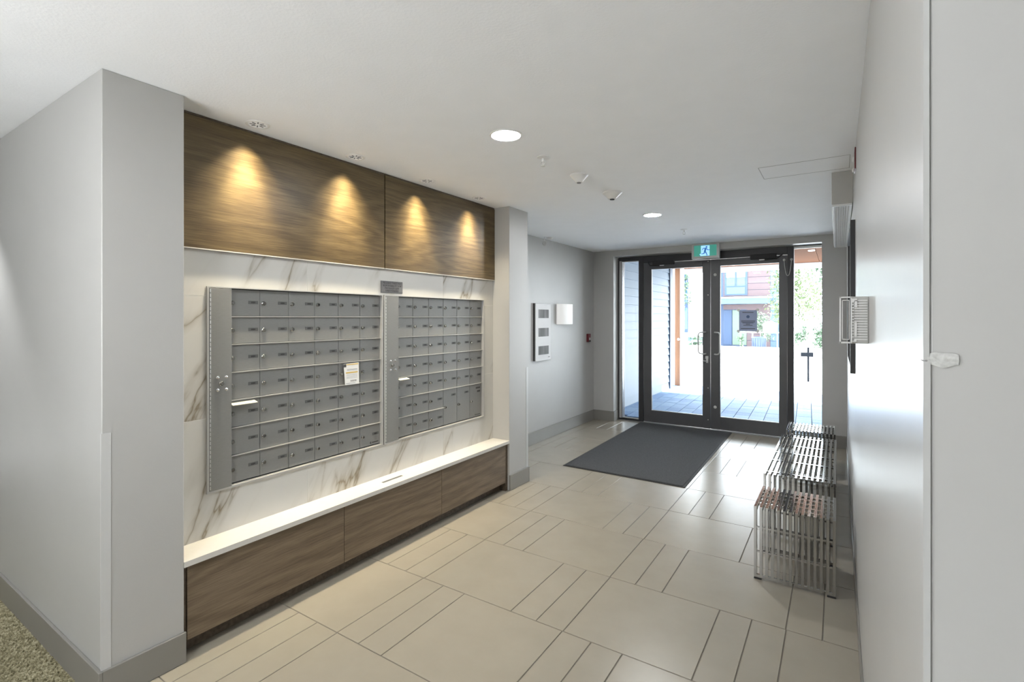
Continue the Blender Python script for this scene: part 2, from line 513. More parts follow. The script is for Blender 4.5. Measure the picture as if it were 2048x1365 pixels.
# marble tiles of the niche wall (cut round the letterbox opening)
hole = (1.243, 3.509, 0.657, 1.665)
def rects_minus(y0, y1, z0, z1):
    hy0, hy1, hz0, hz1 = hole
    if y1 <= hy0 or y0 >= hy1 or z1 <= hz0 or z0 >= hz1: return [(y0, y1, z0, z1)]
    out = []
    if z0 < hz0: out.append((y0, y1, z0, hz0))
    if z1 > hz1: out.append((y0, y1, hz1, z1))
    a, b = max(z0, hz0), min(z1, hz1)
    if y0 < hy0: out.append((y0, hy0, a, b))
    if y1 > hy1: out.append((hy1, y1, a, b))
    return out
ys = [YB, 1.79, 2.985, YC]; zs = [0.43, 1.02, 1.62, 1.843]
g = 0.0012
for i in range(3):
    for j in range(3):
        a, b, c, d = ys[i] + g, ys[i + 1] - g, zs[j] + g, zs[j + 1] - g
        mb = MB()
        for r_ in rects_minus(a, b, c, d): mb.box(-2.63, XM, *r_)
        if mb.v: obj('marble_tile', mb, M['marble'], wn)
obj('joint_filler', MB().box(-2.62, XM - 0.0012, YB, hole[0], 0.43, 1.843).box(-2.62, XM - 0.0012, hole[1], YC, 0.43, 1.843)
    .box(-2.62, XM - 0.0012, hole[0], hole[1], 0.43, hole[2]).box(-2.62, XM - 0.0012, hole[0], hole[1], hole[3], 1.843), M['mgrout'], wn)

# ================================================================== NICHE
# walnut wall panels over the letterboxes
def upper(y0, y1, lab):
    t = thing('wood_panel', ((XW), (y0 + y1) / 2, 1.848), lab, 'wall panel', 'walnut panels above the letterboxes')
    obj('veneer_board', MB().box(XW - 0.018, XW, y0, y1, 1.848, H - 0.014), M['wood_up'], t, bev=0.001)
    obj('top_strip', MB().box(XW - 0.018, XW - 0.006, y0, y1, H - 0.011, H - 0.001), M['wood_edge'], t)
    obj('bottom_edge', MB().box(XW - 0.018, XW + 0.001, y0, y1, 1.843, 1.848), M['quartz'], t)
upper(YB + 0.003, 2.363, 'long walnut wall panel with two warm light pools, left of the black joint')
upper(2.371, YC - 0.003, 'shorter walnut wall panel with two warm light pools, beside the far pillar')
obj('trim_5', MB().box(-2.62, XW - 0.019, YB, YC, 1.843, H), M['dark'], kind='structure')

# quartz shelf
ct = thing('stone_shelf', (-2.49, 2.36, 0.41), 'long white stone shelf running under the letterboxes on walnut cupboards', 'countertop')
st = MB()
CZ0, CZ1 = 0.412, 0.437
SL = (-2.503, -2.479, 2.277, 2.457)   # slot
st.box(XM, XC + 0.002, YB, SL[2], CZ0, CZ1).box(XM, XC + 0.002, SL[3], YC, CZ0, CZ1)
st.box(XM, SL[0], SL[2], SL[3], CZ0, CZ1).box(SL[1], XC + 0.002, SL[2], SL[3], CZ0, CZ1)
obj('slab', st, M['quartz'], ct)
obj('slot_liner', MB().box(SL[0], SL[1], SL[2], SL[3], CZ0 + 0.001, CZ0 + 0.006), M['dark'], ct)

# three cupboards
CX = -2.425
def cupboard(y0, y1, lab):
    t = thing('cupboard', (-2.5, (y0 + y1) / 2, 0), lab, 'cabinet', 'walnut cupboards under the stone shelf')
    obj('body', MB().box(-2.60, CX - 0.021, y0, y1, 0.076, 0.411), M['wood_edge'], t)
    obj('front_panel', MB().box(CX - 0.019, CX, y0 + 0.0015, y1 - 0.0015, 0.077, 0.409), M['wood_low'], t, bev=0.001)
    obj('toe_kick', MB().box(-2.50, -2.488, y0, y1, 0.001, 0.076), M['wood_edge'], t)
cupboard(YB + 0.018, 1.925, 'long walnut cupboard front nearest the left wall column')
cupboard(1.925, 2.785, 'middle walnut cupboard front under the shelf slot')
cupboard(2.785, YC - 0.035, 'shortest walnut cupboard front next to the far pillar')
obj('trim_6', MB().box(-2.55, CX - 0.004, YB, YB + 0.015, 0.001, 0.411).box(-2.55, CX - 0.004, YC - 0.033, YC, 0.001, 0.411), M['wood_edge'], kind='structure')

# letterbox units
RZ = [0.664, 0.8065, 0.949, 1.0915, 1.234, 1.3765, 1.519, 1.6615]    # row edges from the bottom
DX = -2.598      # door face plane
def prof_door(w, h):
    return MB().box(DX - 0.008, DX, 0.0015, w - 0.0015, 0.003, h - 0.003)
dw = 0.1682; dh = 0.1425
def mk(mb, name, mat, bev=0, smooth=False):
    me = bpy.data.meshes.new(name); me.from_pydata(mb.v, [], mb.f); finish(me, mat, bev, smooth); return me
door_me = mk(MB().box(-0.008, 0, -dw / 2 + 0.0016, dw / 2 - 0.0016, -dh / 2 + 0.004, dh / 2 - 0.003), 'door', M['alu'], 0.0012)
tall_me = mk(MB().box(-0.008, 0, -dw / 2 + 0.0016, dw / 2 - 0.0016, -dh + 0.004, dh - 0.003), 'door', M['alu'], 0.0012)
lock_me = mk(MB().lathe((0, 0, 0), (1, 0, 0), [(0.0115, 0), (0.0115, 0.004), (0.0095, 0.006), (0.0085, 0.012), (0.0072, 0.0135), (0.0001, 0.0135)], 18), 'lock', plain('lock_metal', (0.34, 0.34, 0.33), 0.16, metal=1.0), 0, True)
plate_me = mk(MB().box(0, 0.0012, -0.026, 0.026, -0.0085, 0.0085), 'number_plate', M['plate'])
def digits_mesh():
    mb = MB()
    # the numbers cannot be read in the photograph: a small dark print only
    mb.box(0.0012, 0.0016, -0.0115, -0.0045, -0.0038, 0.0038)
    mb.box(0.0012, 0.0016, -0.0035, 0.0035, -0.0045, 0.0045)
    mb.box(0.0012, 0.0016, 0.0045, 0.0110, -0.0036, 0.0040)
    return mb
plate_me.materials.append(M['digit'])
# digits joined into the plate mesh as flat print
_bm = bmesh.new(); _bm.from_mesh(plate_me)
_d = digits_mesh(); _vs = [_bm.verts.new(p) for p in _d.v]
for f_ in _d.f:
    q = _bm.faces.new([_vs[i] for i in f_]); q.material_index = 1
_bm.to_mesh(plate_me); _bm.free()

def add_mesh(name, me, o, parent, label=None):
    return place(bpy.data.objects.new(name, me), o, parent, label)

def unit(y0, y1, panel, cols, lab, tall):
    t = thing('letterbox_unit', (-2.58, (y0 + y1) / 2, 0.652), lab, 'letterboxes')
    FX = -2.574
    fr = MB()
    fw = 0.009
    fr.box(-2.61, FX, y0, y0 + fw, 0.652, 1.668).box(-2.61, FX, y1 - fw, y1, 0.652, 1.668)
    fr.box(-2.61, FX, y0 + fw, y1 - fw, 0.652, 0.661).box(-2.61, FX, y0 + fw, y1 - fw, 1.6625, 1.668)
    obj('frame', fr, M['alu_lt'], t)
    obj('back_plate', MB().box(-2.618, -2.609, y0 + fw, y1 - fw, 0.661, 1.6625), M['dark'], t)
    mp = obj('master_panel', MB().box(-2.605, FX + 0.001, panel[0], panel[1], 0.662, 1.661), M['alu'], t, bev=0.001)
    hz = MB()
    z = 0.67
    while z < 1.65:
        hz.cyl((FX + 0.001, panel[0] + 0.004, z), (FX + 0.001, panel[0] + 0.004, z + 0.016), 0.0028, seg=8); z += 0.022
    obj('piano_hinge', hz, M['alu_lt'], mp, smooth=True)
    pc = (panel[0] + panel[1]) / 2 + 0.002
    lk = add_mesh('lock', lock_me, (FX + 0.001, pc, 1.186), mp)
    for dy in (-0.018, 0.024):
        for dz in (0.031, -0.031):
            obj('rivet', MB().lathe((FX + 0.001, pc + dy, 1.186 + dz), (1, 0, 0), [(0.0085, 0), (0.0075, 0.003), (0.004, 0.0055), (0.0001, 0.006)], 14), M['chrome'], mp, smooth=True)
    for k in range(7):
        zc = (RZ[k] + RZ[k + 1]) / 2
        for c in range(6):
            yc = (cols[c] + cols[c + 1]) / 2
            if tall and c >= 3 and k < 2:
                if k == 0:
                    d = add_mesh('door', tall_me, (DX, yc, RZ[1]), t, 'tall parcel door')
                    add_mesh('lock', lock_me, (DX, yc - 0.066, RZ[1] + 0.0), d)
                    if c < 5: add_mesh('number_plate', plate_me, (DX, yc + 0.042, RZ[1] + 0.088), d)
                    else:
                        obj('mail_slot_label', MB().box(DX, DX + 0.0012, yc + 0.002, yc + 0.06, RZ[1] + 0.098, RZ[1] + 0.112).box(DX, DX + 0.002, yc + 0.022, yc + 0.06, RZ[1] + 0.068, RZ[1] + 0.083), M['ink'], d)
                        obj('maker_label', MB().box(DX, DX + 0.001, yc - 0.01, yc - 0.002, RZ[0] + 0.014, RZ[0] + 0.026).box(DX, DX + 0.001, yc + 0.004, yc + 0.06, RZ[0] + 0.017, RZ[0] + 0.023), M['ink'], d)
                continue
            d = add_mesh('door', door_me, (DX, yc, zc), t)
            add_mesh('lock', lock_me, (DX, yc - 0.064, zc + 0.0), d)
            add_mesh('number_plate', plate_me, (DX, yc + 0.046, zc + 0.004), d)
            if not tall and c == 5 and k == 0:
                obj('maker_label', MB().box(DX, DX + 0.001, yc + 0.0, yc + 0.009, RZ[0] + 0.012, RZ[0] + 0.026).box(DX, DX + 0.001, yc + 0.016, yc + 0.07, RZ[0] + 0.016, RZ[0] + 0.023), M['ink'], d)
    for k in range(1, 7):
        ye = cols[3] if (tall and k == 1) else cols[6]
        obj('ledge', MB().box(DX - 0.006, DX + 0.010, panel[1] + 0.001, ye, RZ[k] - 0.0022, RZ[k] + 0.0022), M['alu_lt'], t)
    if cols[6] < y1 - fw - 0.001: obj('jamb', MB().box(-2.605, FX - 0.003, cols[6], y1 - fw, 0.661, 1.6625), M['alu_lt'], t)
    return t
unit(1.235, 2.361, (1.2445, 1.352), [1.347 + 0.1675 * i for i in range(7)], 'left letterbox bank of forty-two small aluminium doors nearer the left column', False)
unit(2.371, 3.515, (2.3805, 2.502), [2.498, 2.666, 2.834, 3.002, 3.170, 3.338, 3.506], 'right letterbox bank with three tall parcel doors at its lower right', True)

obj('trim_10', MB().box(-2.61, -2.588, 2.361, 2.371, 0.655, 1.666), M['dark'], kind='structure')
# plaque over the letterboxes
pq = thing('plaque', (-2.585, 2.445, 1.683), 'small dark grey engraved notice plaque on marble above the letterboxes', 'plaque')
obj('plate', MB().box(-2.585, -2.578, 2.346, 2.545, 1.683, 1.764), M['plaque'], pq, bev=0.0015)
obj('border', MB().box(-2.578, -2.5775, 2.350, 2.541, 1.687, 1.6885).box(-2.578, -2.5775, 2.350, 2.541, 1.7585, 1.760).box(-2.578, -2.5775, 2.350, 2.3515, 1.687, 1.760).box(-2.578, -2.5775, 2.5395, 2.541, 1.687, 1.760), M['ink'], pq)
for i, s in enumerate(['PRODIGY TAKES NO', 'RESPONSIBILITY FOR', 'PACKAGES LEFT', 'UNATTENDED']):
    text_mesh('lettering', s, 0.0185, M['ink'], pq, (-2.5776, 2.4455, 1.7495 - i * 0.0172), (PI / 2, 0, PI / 2), xs=0.98)

# paper notice and letters stuck in the doors
ny = thing('paper_notice', (-2.585, 2.105, 1.09), 'white and gold delivery notice tucked into a letterbox door, fourth row', 'notice')
pn = MB(); pn.prism([(2.045, 1.223), (2.056, 1.092), (2.165, 1.090), (2.161, 1.226)], 0, -2.584, -2.5825)
obj('sheet', pn, M['paper'], ny)
obj('gold_band', MB().box(-2.5825, -2.5820, 2.062, 2.153, 1.163, 1.171).box(-2.5825, -2.5820, 2.066, 2.158, 1.215, 1.221), M['gold'], ny)
obj('printed_logo', MB().box(-2.5825, -2.5819, 2.045, 2.064, 1.203, 1.222), M['ink'], ny)
bc = MB()
for i in range(9):
    bc.box(-2.5825, -2.5820, 2.098 + i * 0.0055, 2.098 + i * 0.0055 + (0.002 if i % 3 else 0.0035), 1.108, 1.120)
bc.box(-2.5825, -2.5820, 2.062, 2.135, 1.099, 1.101).box(-2.5825, -2.5820, 2.07, 2.15, 1.187, 1.189).box(-2.5825, -2.5820, 2.07, 2.15, 1.181, 1.1825)
for i in range(5): bc.box(-2.5825, -2.5822, 2.066, 2.15, 1.155 - i * 0.006, 1.1558 - i * 0.006)
obj('barcode', bc, M['grey'], ny)
def letter(y0, y1, z, lab):
    obj('envelope', MB().prism([(-2.597, z), (-2.562, z - 0.006), (-2.560, z - 0.002), (-2.597, z + 0.008)], 1, y0, y1), M['cream'], label=lab, cat='letter', bev=0.001)
letter(1.353, 1.482, 1.072, 'cream letter edge sticking out of the left bank, beside its panel')
letter(2.503, 2.60, 1.079, 'cream letter edge sticking out of the right bank, beside its panel')

# ================================================================== CEILING FITTINGS
def wall_washer(y, lab):
    x = -2.455
    t = thing('spotlight', (x, y, H), lab, 'ceiling light', 'recessed spotlights along the walnut panels')
    obj('trim_ring', MB().lathe((x, y, H), (0, 0, -1), [(0.058, 0), (0.057, 0.003), (0.046, 0.005), (0.042, 0.003), (0.040, -0.004), (0.040, 0.0)], 32), M['white'], t, smooth=True)
    obj('reflector', MB().lathe((x, y, H), (0, 0, -1), [(0.0415, 0.0028), (0.036, 0.0012), (0.0001, 0.001)], 24), emit('spot_reflector', (0.62, 0.62, 0.61), 0.25), t, smooth=True)
    rb = MB()
    for i in range(8):
        a = 2 * PI * (i + 0.4) / 8
        c, s_ = math.cos(a), math.sin(a)
        rb.box(-0.0026, 0.0026, 0.014, 0.036, H - 0.0036, H - 0.0012)
        n = len(rb.v)
        for q in range(n - 8, n):
            X, Y, Z = rb.v[q]
            rb.v[q] = (x + X * c - Y * s_, y + X * s_ + Y * c, Z)
    obj('reflector_fins', rb, M['grey'], t)
    # wide soft beam and the brighter core of the same reflector lamp
    for nm_, en, ang_, dx, tilt in (('spot_lamp', SPOT_E * 0.42, 94, -0.02, 0), ('spot_lamp_core', SPOT_E * 0.8, 52, 0.0, 10)):
        L = bpy.data.lights.new(nm_, 'SPOT')
        L.energy = en; L.color = (1.0, 0.87, 0.63); L.spot_size = math.radians(ang_); L.spot_blend = 1.0; L.shadow_soft_size = 0.02
        lo = bpy.data.objects.new(nm_, L)
        place(lo, (x + dx, y, H - 0.012), t)
        lo.rotation_euler = (0, math.radians(tilt), 0)
for y, l in ((1.419, 'recessed spotlight nearest the left column'), (2.03, 'second recessed spotlight from the left column'), (2.664, 'third recessed spotlight from the left column'), (3.276, 'recessed spotlight nearest the far pillar')):
    wall_washer(y, l + ', over the walnut panels')

disc_on = emit('lit_diffuser', (0.97, 0.98, 1.0), DOWN_E)
def downlight(x, y, lab, mat):
    t = thing('ceiling_light', (x, y, H), lab, 'ceiling light')
    obj('trim_ring', MB().lathe((x, y, H), (0, 0, -1), [(0.088, 0), (0.086, 0.005), (0.078, 0.006), (0.075, 0.003)], 40), M['white'], t, smooth=True)
    obj('diffuser', MB().lathe((x, y, H), (0, 0, -1), [(0.0765, 0.0028), (0.05, 0.0035), (0.0001, 0.004)], 40), mat, t, smooth=True)
downlight(-1.486, 2.224, 'large lit round ceiling light in front of the letterboxes', disc_on)
downlight(-1.478, 4.712, 'lit round ceiling light above the dark entrance mat', emit('lit_diffuser_entrance', (0.98, 0.985, 1.0), DOWN_E * 2.4))
def hidden_down(x, y, e=HID_E, r=0.09):
    t = thing('corridor_light', (x, y, H), 'round ceiling light behind the camera over the tiles', 'ceiling light')
    obj('diffuser', MB().lathe((x, y, H), (0, 0, -1), [(r, 0), (r, 0.004), (0.0001, 0.006)], 24), M['white'], t)
    L = bpy.data.lights.new('corridor_lamp', 'AREA'); L.shape = 'DISK'; L.size = 0.2; L.energy = e; L.color = (0.96, 0.98, 1.0)
    place(bpy.data.objects.new('corridor_lamp', L), (x, y, H - 0.012), t)
for x, y in ((-1.48, -0.30),):
    hidden_down(x, y)

fill_lamp_on = emit('fill_lamp_shade', (0.95, 0.98, 1.0), FILL_LAMP_E)  # unseen wall lamps, added only to fill the room with light
def fill_lamp(x, y, z):
    """added fill lamp behind the camera, shaped like the wall lamp beside the entrance"""
    t = thing('added_fill_lamp', (x, y, z), 'half-round fill lamp added out of view behind the camera', 'wall lamp', 'added fill lamps behind the camera')
    m_ = MB(); n_ = 13
    ps = [(x - 0.19 * math.cos(PI * i / 12), y + 0.012 + 0.085 * math.sin(PI * i / 12)) for i in range(n_)]
    for zz in (z, z + 0.265):
        for p in ps: m_.v.append((p[0], p[1], zz))
    for i in range(n_ - 1): m_.f.append((i, i + 1, n_ + i + 1, n_ + i))
    obj('shade', m_, fill_lamp_on, t, smooth=True)
    obj('back_plate', MB().box(x - 0.19, x + 0.19, y, y + 0.012, z, z + 0.265), M['white'], t)
    fill_uplight((x, y + 0.14, z + 0.27), t, 9.0)
def fill_uplight(o, t, e):
    L = bpy.data.lights.new('fill_up_lamp', 'AREA'); L.shape = 'DISK'; L.size = 0.24; L.energy = e; L.color = (0.96, 0.98, 1.0)  # extra upward light added over each fill lamp to brighten the ceiling
    lo = place(bpy.data.objects.new('fill_up_lamp', L), o, t); lo.rotation_euler = (math.radians(180 - 22), 0, 0)
for x in (-2.2, -1.6, -1.0):
    fill_lamp(x, -1.45, 1.1)

t = thing('corridor_light', (-4.05, 0.38, H), 'round corridor ceiling light shining down the left wall', 'ceiling light')
obj('diffuser', MB().lathe((-4.05, 0.38, H), (0, 0, -1), [(0.09, 0), (0.09, 0.004), (0.0001, 0.006)], 24), M['white'], t)
L_ = bpy.data.lights.new('corridor_lamp', 'SPOT'); L_.energy = 70; L_.spot_size = math.radians(84); L_.spot_blend = 0.5; L_.color = (0.96, 0.98, 1.0); L_.shadow_soft_size = 0.05
place(bpy.data.objects.new('corridor_lamp', L_), (-4.05, 0.38, H - 0.015), t)

def detector(x, y, lab, r=0.07, dark=False):
    t = thing('smoke_detector', (x, y, H), lab, 'smoke detector')
    obj('base', MB().lathe((x, y, H), (0, 0, -1), [(0.0001, 0), (r, 0), (r, 0.008), (r * 0.93, 0.012), (0.0001, 0.012)], 32), M['white'], t, smooth=True)
    obj('cover', MB().lathe((x, y, H), (0, 0, -1), [(r * 0.92, 0.012), (r * 0.45, 0.045), (r * 0.40, 0.052), (0.0001, 0.053)], 32), M['white'], t, smooth=True)
    obj('sensor_window', MB().lathe((x, y, H), (0, 0, -1), [(0.0001, 0.053), (r * 0.25, 0.053), (r * 0.22, 0.058), (0.0001, 0.058)], 16), M['digit'] if dark else M['grey'], t)
detector(-1.484, 3.119, 'smaller white smoke detector between the sprinkler and the larger detector', 0.062)
detector(-1.476, 3.70, 'larger white smoke detector with dark sensor tip', 0.075, True)

def sprinkler(x, y, lab, s=1.0):
    t = thing('sprinkler', (x, y, H), lab, 'sprinkler')
    obj('escutcheon', MB().lathe((x, y, H), (0, 0, -1), [(0.038 * s, 0), (0.036 * s, 0.004), (0.020 * s, 0.010), (0.0001, 0.010)], 28), M['white'], t, smooth=True)
    obj('stem', MB().cyl((x, y, H - 0.008), (x, y, H - 0.03), 0.008), M['white'], t, smooth=True)
    obj('yoke', MB().tube([(x - 0.009, y, H - 0.03), (x - 0.013, y, H - 0.042), (x - 0.004, y, H - 0.056)], 0.002).tube([(x + 0.009, y, H - 0.03), (x + 0.013, y, H - 0.042), (x + 0.004, y, H - 0.056)], 0.002), M['offwhite'], t, smooth=True)
    obj('deflector', MB().lathe((x, y, H - 0.056), (0, 0, -1), [(0.0001, 0), (0.014, 0), (0.014, 0.0015), (0.0001, 0.0015)], 20), M['offwhite'], t)
sprinkler(-1.501, 2.651, 'white pendent sprinkler nearest the large round ceiling light')
sprinkler(-1.428, 5.68, 'white pendent sprinkler close to the exit sign')
# fitting on the ceiling edge over the side wall
t = thing('ceiling_bracket', (-2.95, 5.33, H), 'small white ceiling fitting with round sidewall sprinkler above the side wall', 'sprinkler')
obj('ceiling_plate', MB().lathe((-2.95, 5.38, H), (0, 0, -1), [(0.045, 0), (0.044, 0.006), (0.028, 0.022), (0.0001, 0.024)], 24), M['white'], t, smooth=True)
obj('drop', MB().cyl((-2.98, 5.30, H - 0.001), (-2.98, 5.30, H - 0.062), 0.007), M['white'], t)
obj('round_head', MB().lathe((-2.98, 5.30, H - 0.075), (0.6, -0.8, 0), [(0.0001, -0.012), (0.026, -0.010), (0.029, 0.0), (0.024, 0.008), (0.012, 0.010), (0.0001, 0.006)], 24), M['offwhite'], t, smooth=True)

# access hatch
t = thing('access_hatch', (-0.185, 3.77, H), 'flat white rectangular access hatch in the ceiling near the right wall', 'hatch')
obj('hatch_panel', MB().box(-0.424, 0.050, 3.624, 3.918, H - 0.0010, H - 0.0002), M['ceiling'], t)
obj('hatch_rim', MB().box(-0.438, 0.062, 3.613, 3.616, H - 0.0012, H).box(-0.438, 0.062, 3.925, 3.928, H - 0.0012, H).box(-0.438, -0.435, 3.616, 3.925, H - 0.0012, H).box(0.059, 0.062, 3.616, 3.925, H - 0.0012, H), M['hatch_line'], t)

# ================================================================== RIGHT WALL
t = thing('wall_heater', (0.02, 5.2, 2.275), 'long grey ceiling-high heater box with white grille underneath on the right wall', 'heater')
obj('housing', MB().box(-0.037, XR, 4.0, 6.4, 2.275, H - 0.001), M['paint_box'], t, bev=0.002)
obj('grille_frame', MB().box(-0.033, -0.021, 4.01, 6.39, 2.262, 2.275).box(0.068, 0.078, 4.01, 6.39, 2.262, 2.275).box(-0.021, 0.068, 4.01, 4.03, 2.262, 2.275).box(-0.021, 0.068, 6.37, 6.39, 2.262, 2.275), M['white'], t)
gr = MB()
y = 4.05
while y < 6.36: gr.box(-0.02, 0.067, y, y + 0.007, 2.266, 2.272); y += 0.02
for i in range(7): gr.box(-0.018 + i * 0.0135, -0.014 + i * 0.0135, 4.03, 6.37, 2.264, 2.268)
o_ = obj('grille', gr, M['white'], t); o_['kind'] = 'stuff'

t = thing('fire_horn', (XR, 3.44, 2.33), 'narrow red fire alarm strobe seen edge-on high on the right wall', 'fire alarm')
obj('housing', MB().box(XR - 0.006, XR, 3.36, 3.48, 2.34, 2.46), M['red'], t, bev=0.002)
obj('strobe_lens', MB().lathe((XR - 0.010, 3.40, 2.40), (-1, 0, 0), [(0.018, 0), (0.013, 0.006), (0.0001, 0.008)], 16), M['white'], t, smooth=True)
obj('horn_lens', MB().lathe((XR - 0.010, 3.42, 2.345), (-1, 0, 0), [(0.012, 0), (0.009, 0.006), (0.0001, 0.008)], 16), M['white'], t, smooth=True)

t = thing('notice_board', (XR, 3.95, 1.19), 'black framed notice board seen edge-on behind the clear guard box, right wall', 'notice board')
obj('frame', MB().box(XR - 0.024, XR, 3.50, 3.545, 1.19, 2.08).box(XR - 0.024, XR, 4.40, 4.445, 1.19, 2.08).box(XR - 0.024, XR, 3.545, 4.40, 1.19, 1.235).box(XR - 0.024, XR, 3.545, 4.40, 2.035, 2.08), M['black'], t)
obj('board', MB().box(XR - 0.012, XR, 3.545, 4.40, 1.235, 2.035), M['grey'], t)
obj('glass_front', MB().box(XR - 0.018, XR - 0.015, 3.545, 4.40, 1.235, 2.035), M['clear'], t)

# thermostat guard
x0 = 0.0045
t = thing('thermostat_guard', (0.045, 2.04, 1.43), 'clear and white ventilated thermostat guard box sticking out of the right wall', 'guard box')
gb = MB()
gb.box(x0, XR, 1.972, 1.975, 1.43, 1.583)
obj('clear_side', MB().box(x0, 0.038, 1.972, 1.976, 1.432, 1.582), M['clear'], t)
obj('clear_front', MB().box(x0 - 0.001, x0 + 0.002, 1.974, 2.12, 1.432, 1.582), M['clear'], t)
obj('rim', MB().box(x0 - 0.001, x0 + 0.003, 1.968, 1.974, 1.43, 1.583).box(0.034, 0.038, 1.968, 1.974, 1.43, 1.583).box(x0, 0.036, 1.968, 1.974, 1.579, 1.583).box(x0, 0.036, 1.968, 1.974, 1.43, 1.435)
    .box(0.0105, 0.0125, 1.970, 1.974, 1.442, 1.572).box(0.0105, 0.030, 1.970, 1.974, 1.570, 1.572).box(0.0105, 0.030, 1.970, 1.974, 1.442, 1.444).box(0.029, 0.031, 1.970, 1.974, 1.442, 1.572), M['white'], t)
obj('base_box', MB().box(0.037, XR, 1.976, 2.12, 1.43, 1.583), M['offwhite'], t, bev=0.002)
sv = MB()
for i in range(16): sv.box(0.044, 0.079, 1.971, 1.976, 1.442 + i * 0.0084, 1.4455 + i * 0.0084)
obj('vent_slats', sv, M['white'], t)
tth = MB()
for i in range(14): tth.box(0.036, 0.043, 1.969, 1.976, 1.440 + i * 0.0095, 1.4445 + i * 0.0095)
tth.box(0.036, 0.052, 1.969, 1.976, 1.568, 1.576).box(0.036, 0.050, 1.969, 1.976, 1.436, 1.443).box(0.045, 0.052, 1.969, 1.976, 1.548, 1.57).box(0.044, 0.051, 1.969, 1.976, 1.455, 1.50)
obj('latch_teeth', tth, M['white'], t)
obj('thermostat', MB().box(0.05, 0.075, 1.99, 2.09, 1.46, 1.55), M['white'], t, bev=0.003)

# crumpled film on the wall corner
cr = MB(); nxx, nzz = 16, 10
for j in range(nzz + 1):
    for i in range(nxx + 1):
        u, v = i / nxx, j / nzz
        taper = 0.65 + 0.35 * math.sin(u * PI)
        cr.v.append((XR + 0.001 + 0.0270 * u, YR - 0.0012 - 0.0016 * abs(math.sin(u * 5 + v * 7)) * math.sin(v * PI) - 0.0005 * random.random(), 1.4675 + (v - 0.5) * 0.0165 * taper + 0.0008 * math.sin(u * 9)))
for j in range(nzz):
    for i in range(nxx):
        a = j * (nxx + 1) + i
        cr.f.append((a, a + 1, a + nxx + 2, a + nxx + 1))
obj('torn_tape', cr, plain('tape_film', (0.62, 0.62, 0.60), 0.25, var=0.1, scale=300), label='crumpled pale tape scrap stuck on the right wall corner', cat='tape', smooth=True)

# ================================================================== SIDE WALL THINGS
t = thing('intercom_board', (XL, 5.345, 0.99), 'tall white wall panel with three small grey square windows on the side wall', 'wall panel')
obj('backing', MB().box(XL, XL + 0.022, 5.153, 5.53, 0.992, 1.685), M['digit'], t)
obj('face_plate', MB().box(XL + 0.022, XL + 0.034, 5.160, 5.537, 0.990, 1.683), M['panel_white'], t, bev=0.002)
for zc in (1.56, 1.335, 1.115):
    w_ = obj('picture', MB().box(XL + 0.034, XL + 0.0365, 5.225, 5.475, zc - 0.052, zc + 0.052), plain('picture_print', (0.17, 0.17, 0.17), 0.7, var=0.6, scale=9, stretch=(1, 1.2, 0.15)), t)
obj('corner_mark', MB().box(XL + 0.034, XL + 0.0348, 5.46, 5.51, 1.022, 1.030), M['grey'], t)

t = thing('wall_lamp', (XL, 5.93, 1.425), 'curved white half-round wall lamp beside the three-window panel', 'wall lamp')
hw = 0.205; pts = []
for i in range(13):
    a = PI * i / 12
    pts.append((XL + 0.012 + 0.085 * math.sin(a), 5.93 - hw * math.cos(a)))
wl = MB()
n0 = len(pts)
for z in (1.427, 1.690):
    for p in pts: wl.v.append((p[0], p[1], z))
for i in range(n0 - 1): wl.f.append((i, i + 1, n0 + i + 1, n0 + i))
obj('shade', wl, emit('lamp_shade_glow', (1.0, 0.99, 0.97), 0.12), t, smooth=True)
obj('back_plate', MB().box(XL, XL + 0.012, 5.74, 6.12, 1.43, 1.687), M['white'], t)

t = thing('card_reader', (XL, 6.705, 1.16), 'tiny dark red call point with pale button near the back corner', 'call point')
obj('body', MB().box(XL, XL + 0.035, 6.667, 6.745, 1.160, 1.278), M['red'], t, bev=0.004)
obj('button', MB().box(XL + 0.035, XL + 0.040, 6.685, 6.728, 1.188, 1.222), M['offwhite'], t)
obj('dark_cap', MB().box(XL + 0.035, XL + 0.038, 6.672, 6.74, 1.162, 1.182), M['digit'], t)

# ================================================================== ENTRANCE
# outer frame
ZH = 2.40
fr = MB()
fr.box(-2.744, -2.683, YD - 0.02, YD + 0.09, 0, ZH)               # left jamb
fr.box(-0.164, -0.158, YD - 0.02, YD + 0.09, 0, ZH)
fr.box(-2.432, -2.362, YD - 0.02, YD + 0.09, 0, ZH)                # mullions
fr.box(-0.530, -0.460, YD - 0.02, YD + 0.09, 0, ZH)
fr.box(-2.362, -0.530, YD - 0.02, YD + 0.09, 2.302, ZH)             # head
fr.box(-2.683, -2.432, YD - 0.02, YD + 0.09, 2.345, ZH)
fr.box(-0.460, -0.164, YD - 0.02, YD + 0.09, 2.395, ZH + 0.004)
fr.box(-2.683, -2.432, YD - 0.02, YD + 0.09, 0, 0.028)             # sills
fr.box(-0.460, -0.164, YD - 0.02, YD + 0.09, 0, 0.028)
obj('trim_7', fr, M['black'], kind='structure', bev=0.002)
obj('trim_8', MB().box(-2.722, -2.690, YD - 0.026, YD - 0.02, 0.03, 2.35).box(-0.455, -0.168, YD - 0.005, YD + 0.05, 2.378, 2.395), M['alu_lt'], kind='structure')
obj('trim_9', MB().box(-2.744, -0.158, YD - 0.05, YD + 0.10, 0.0, 0.006), M['alu'], kind='structure')
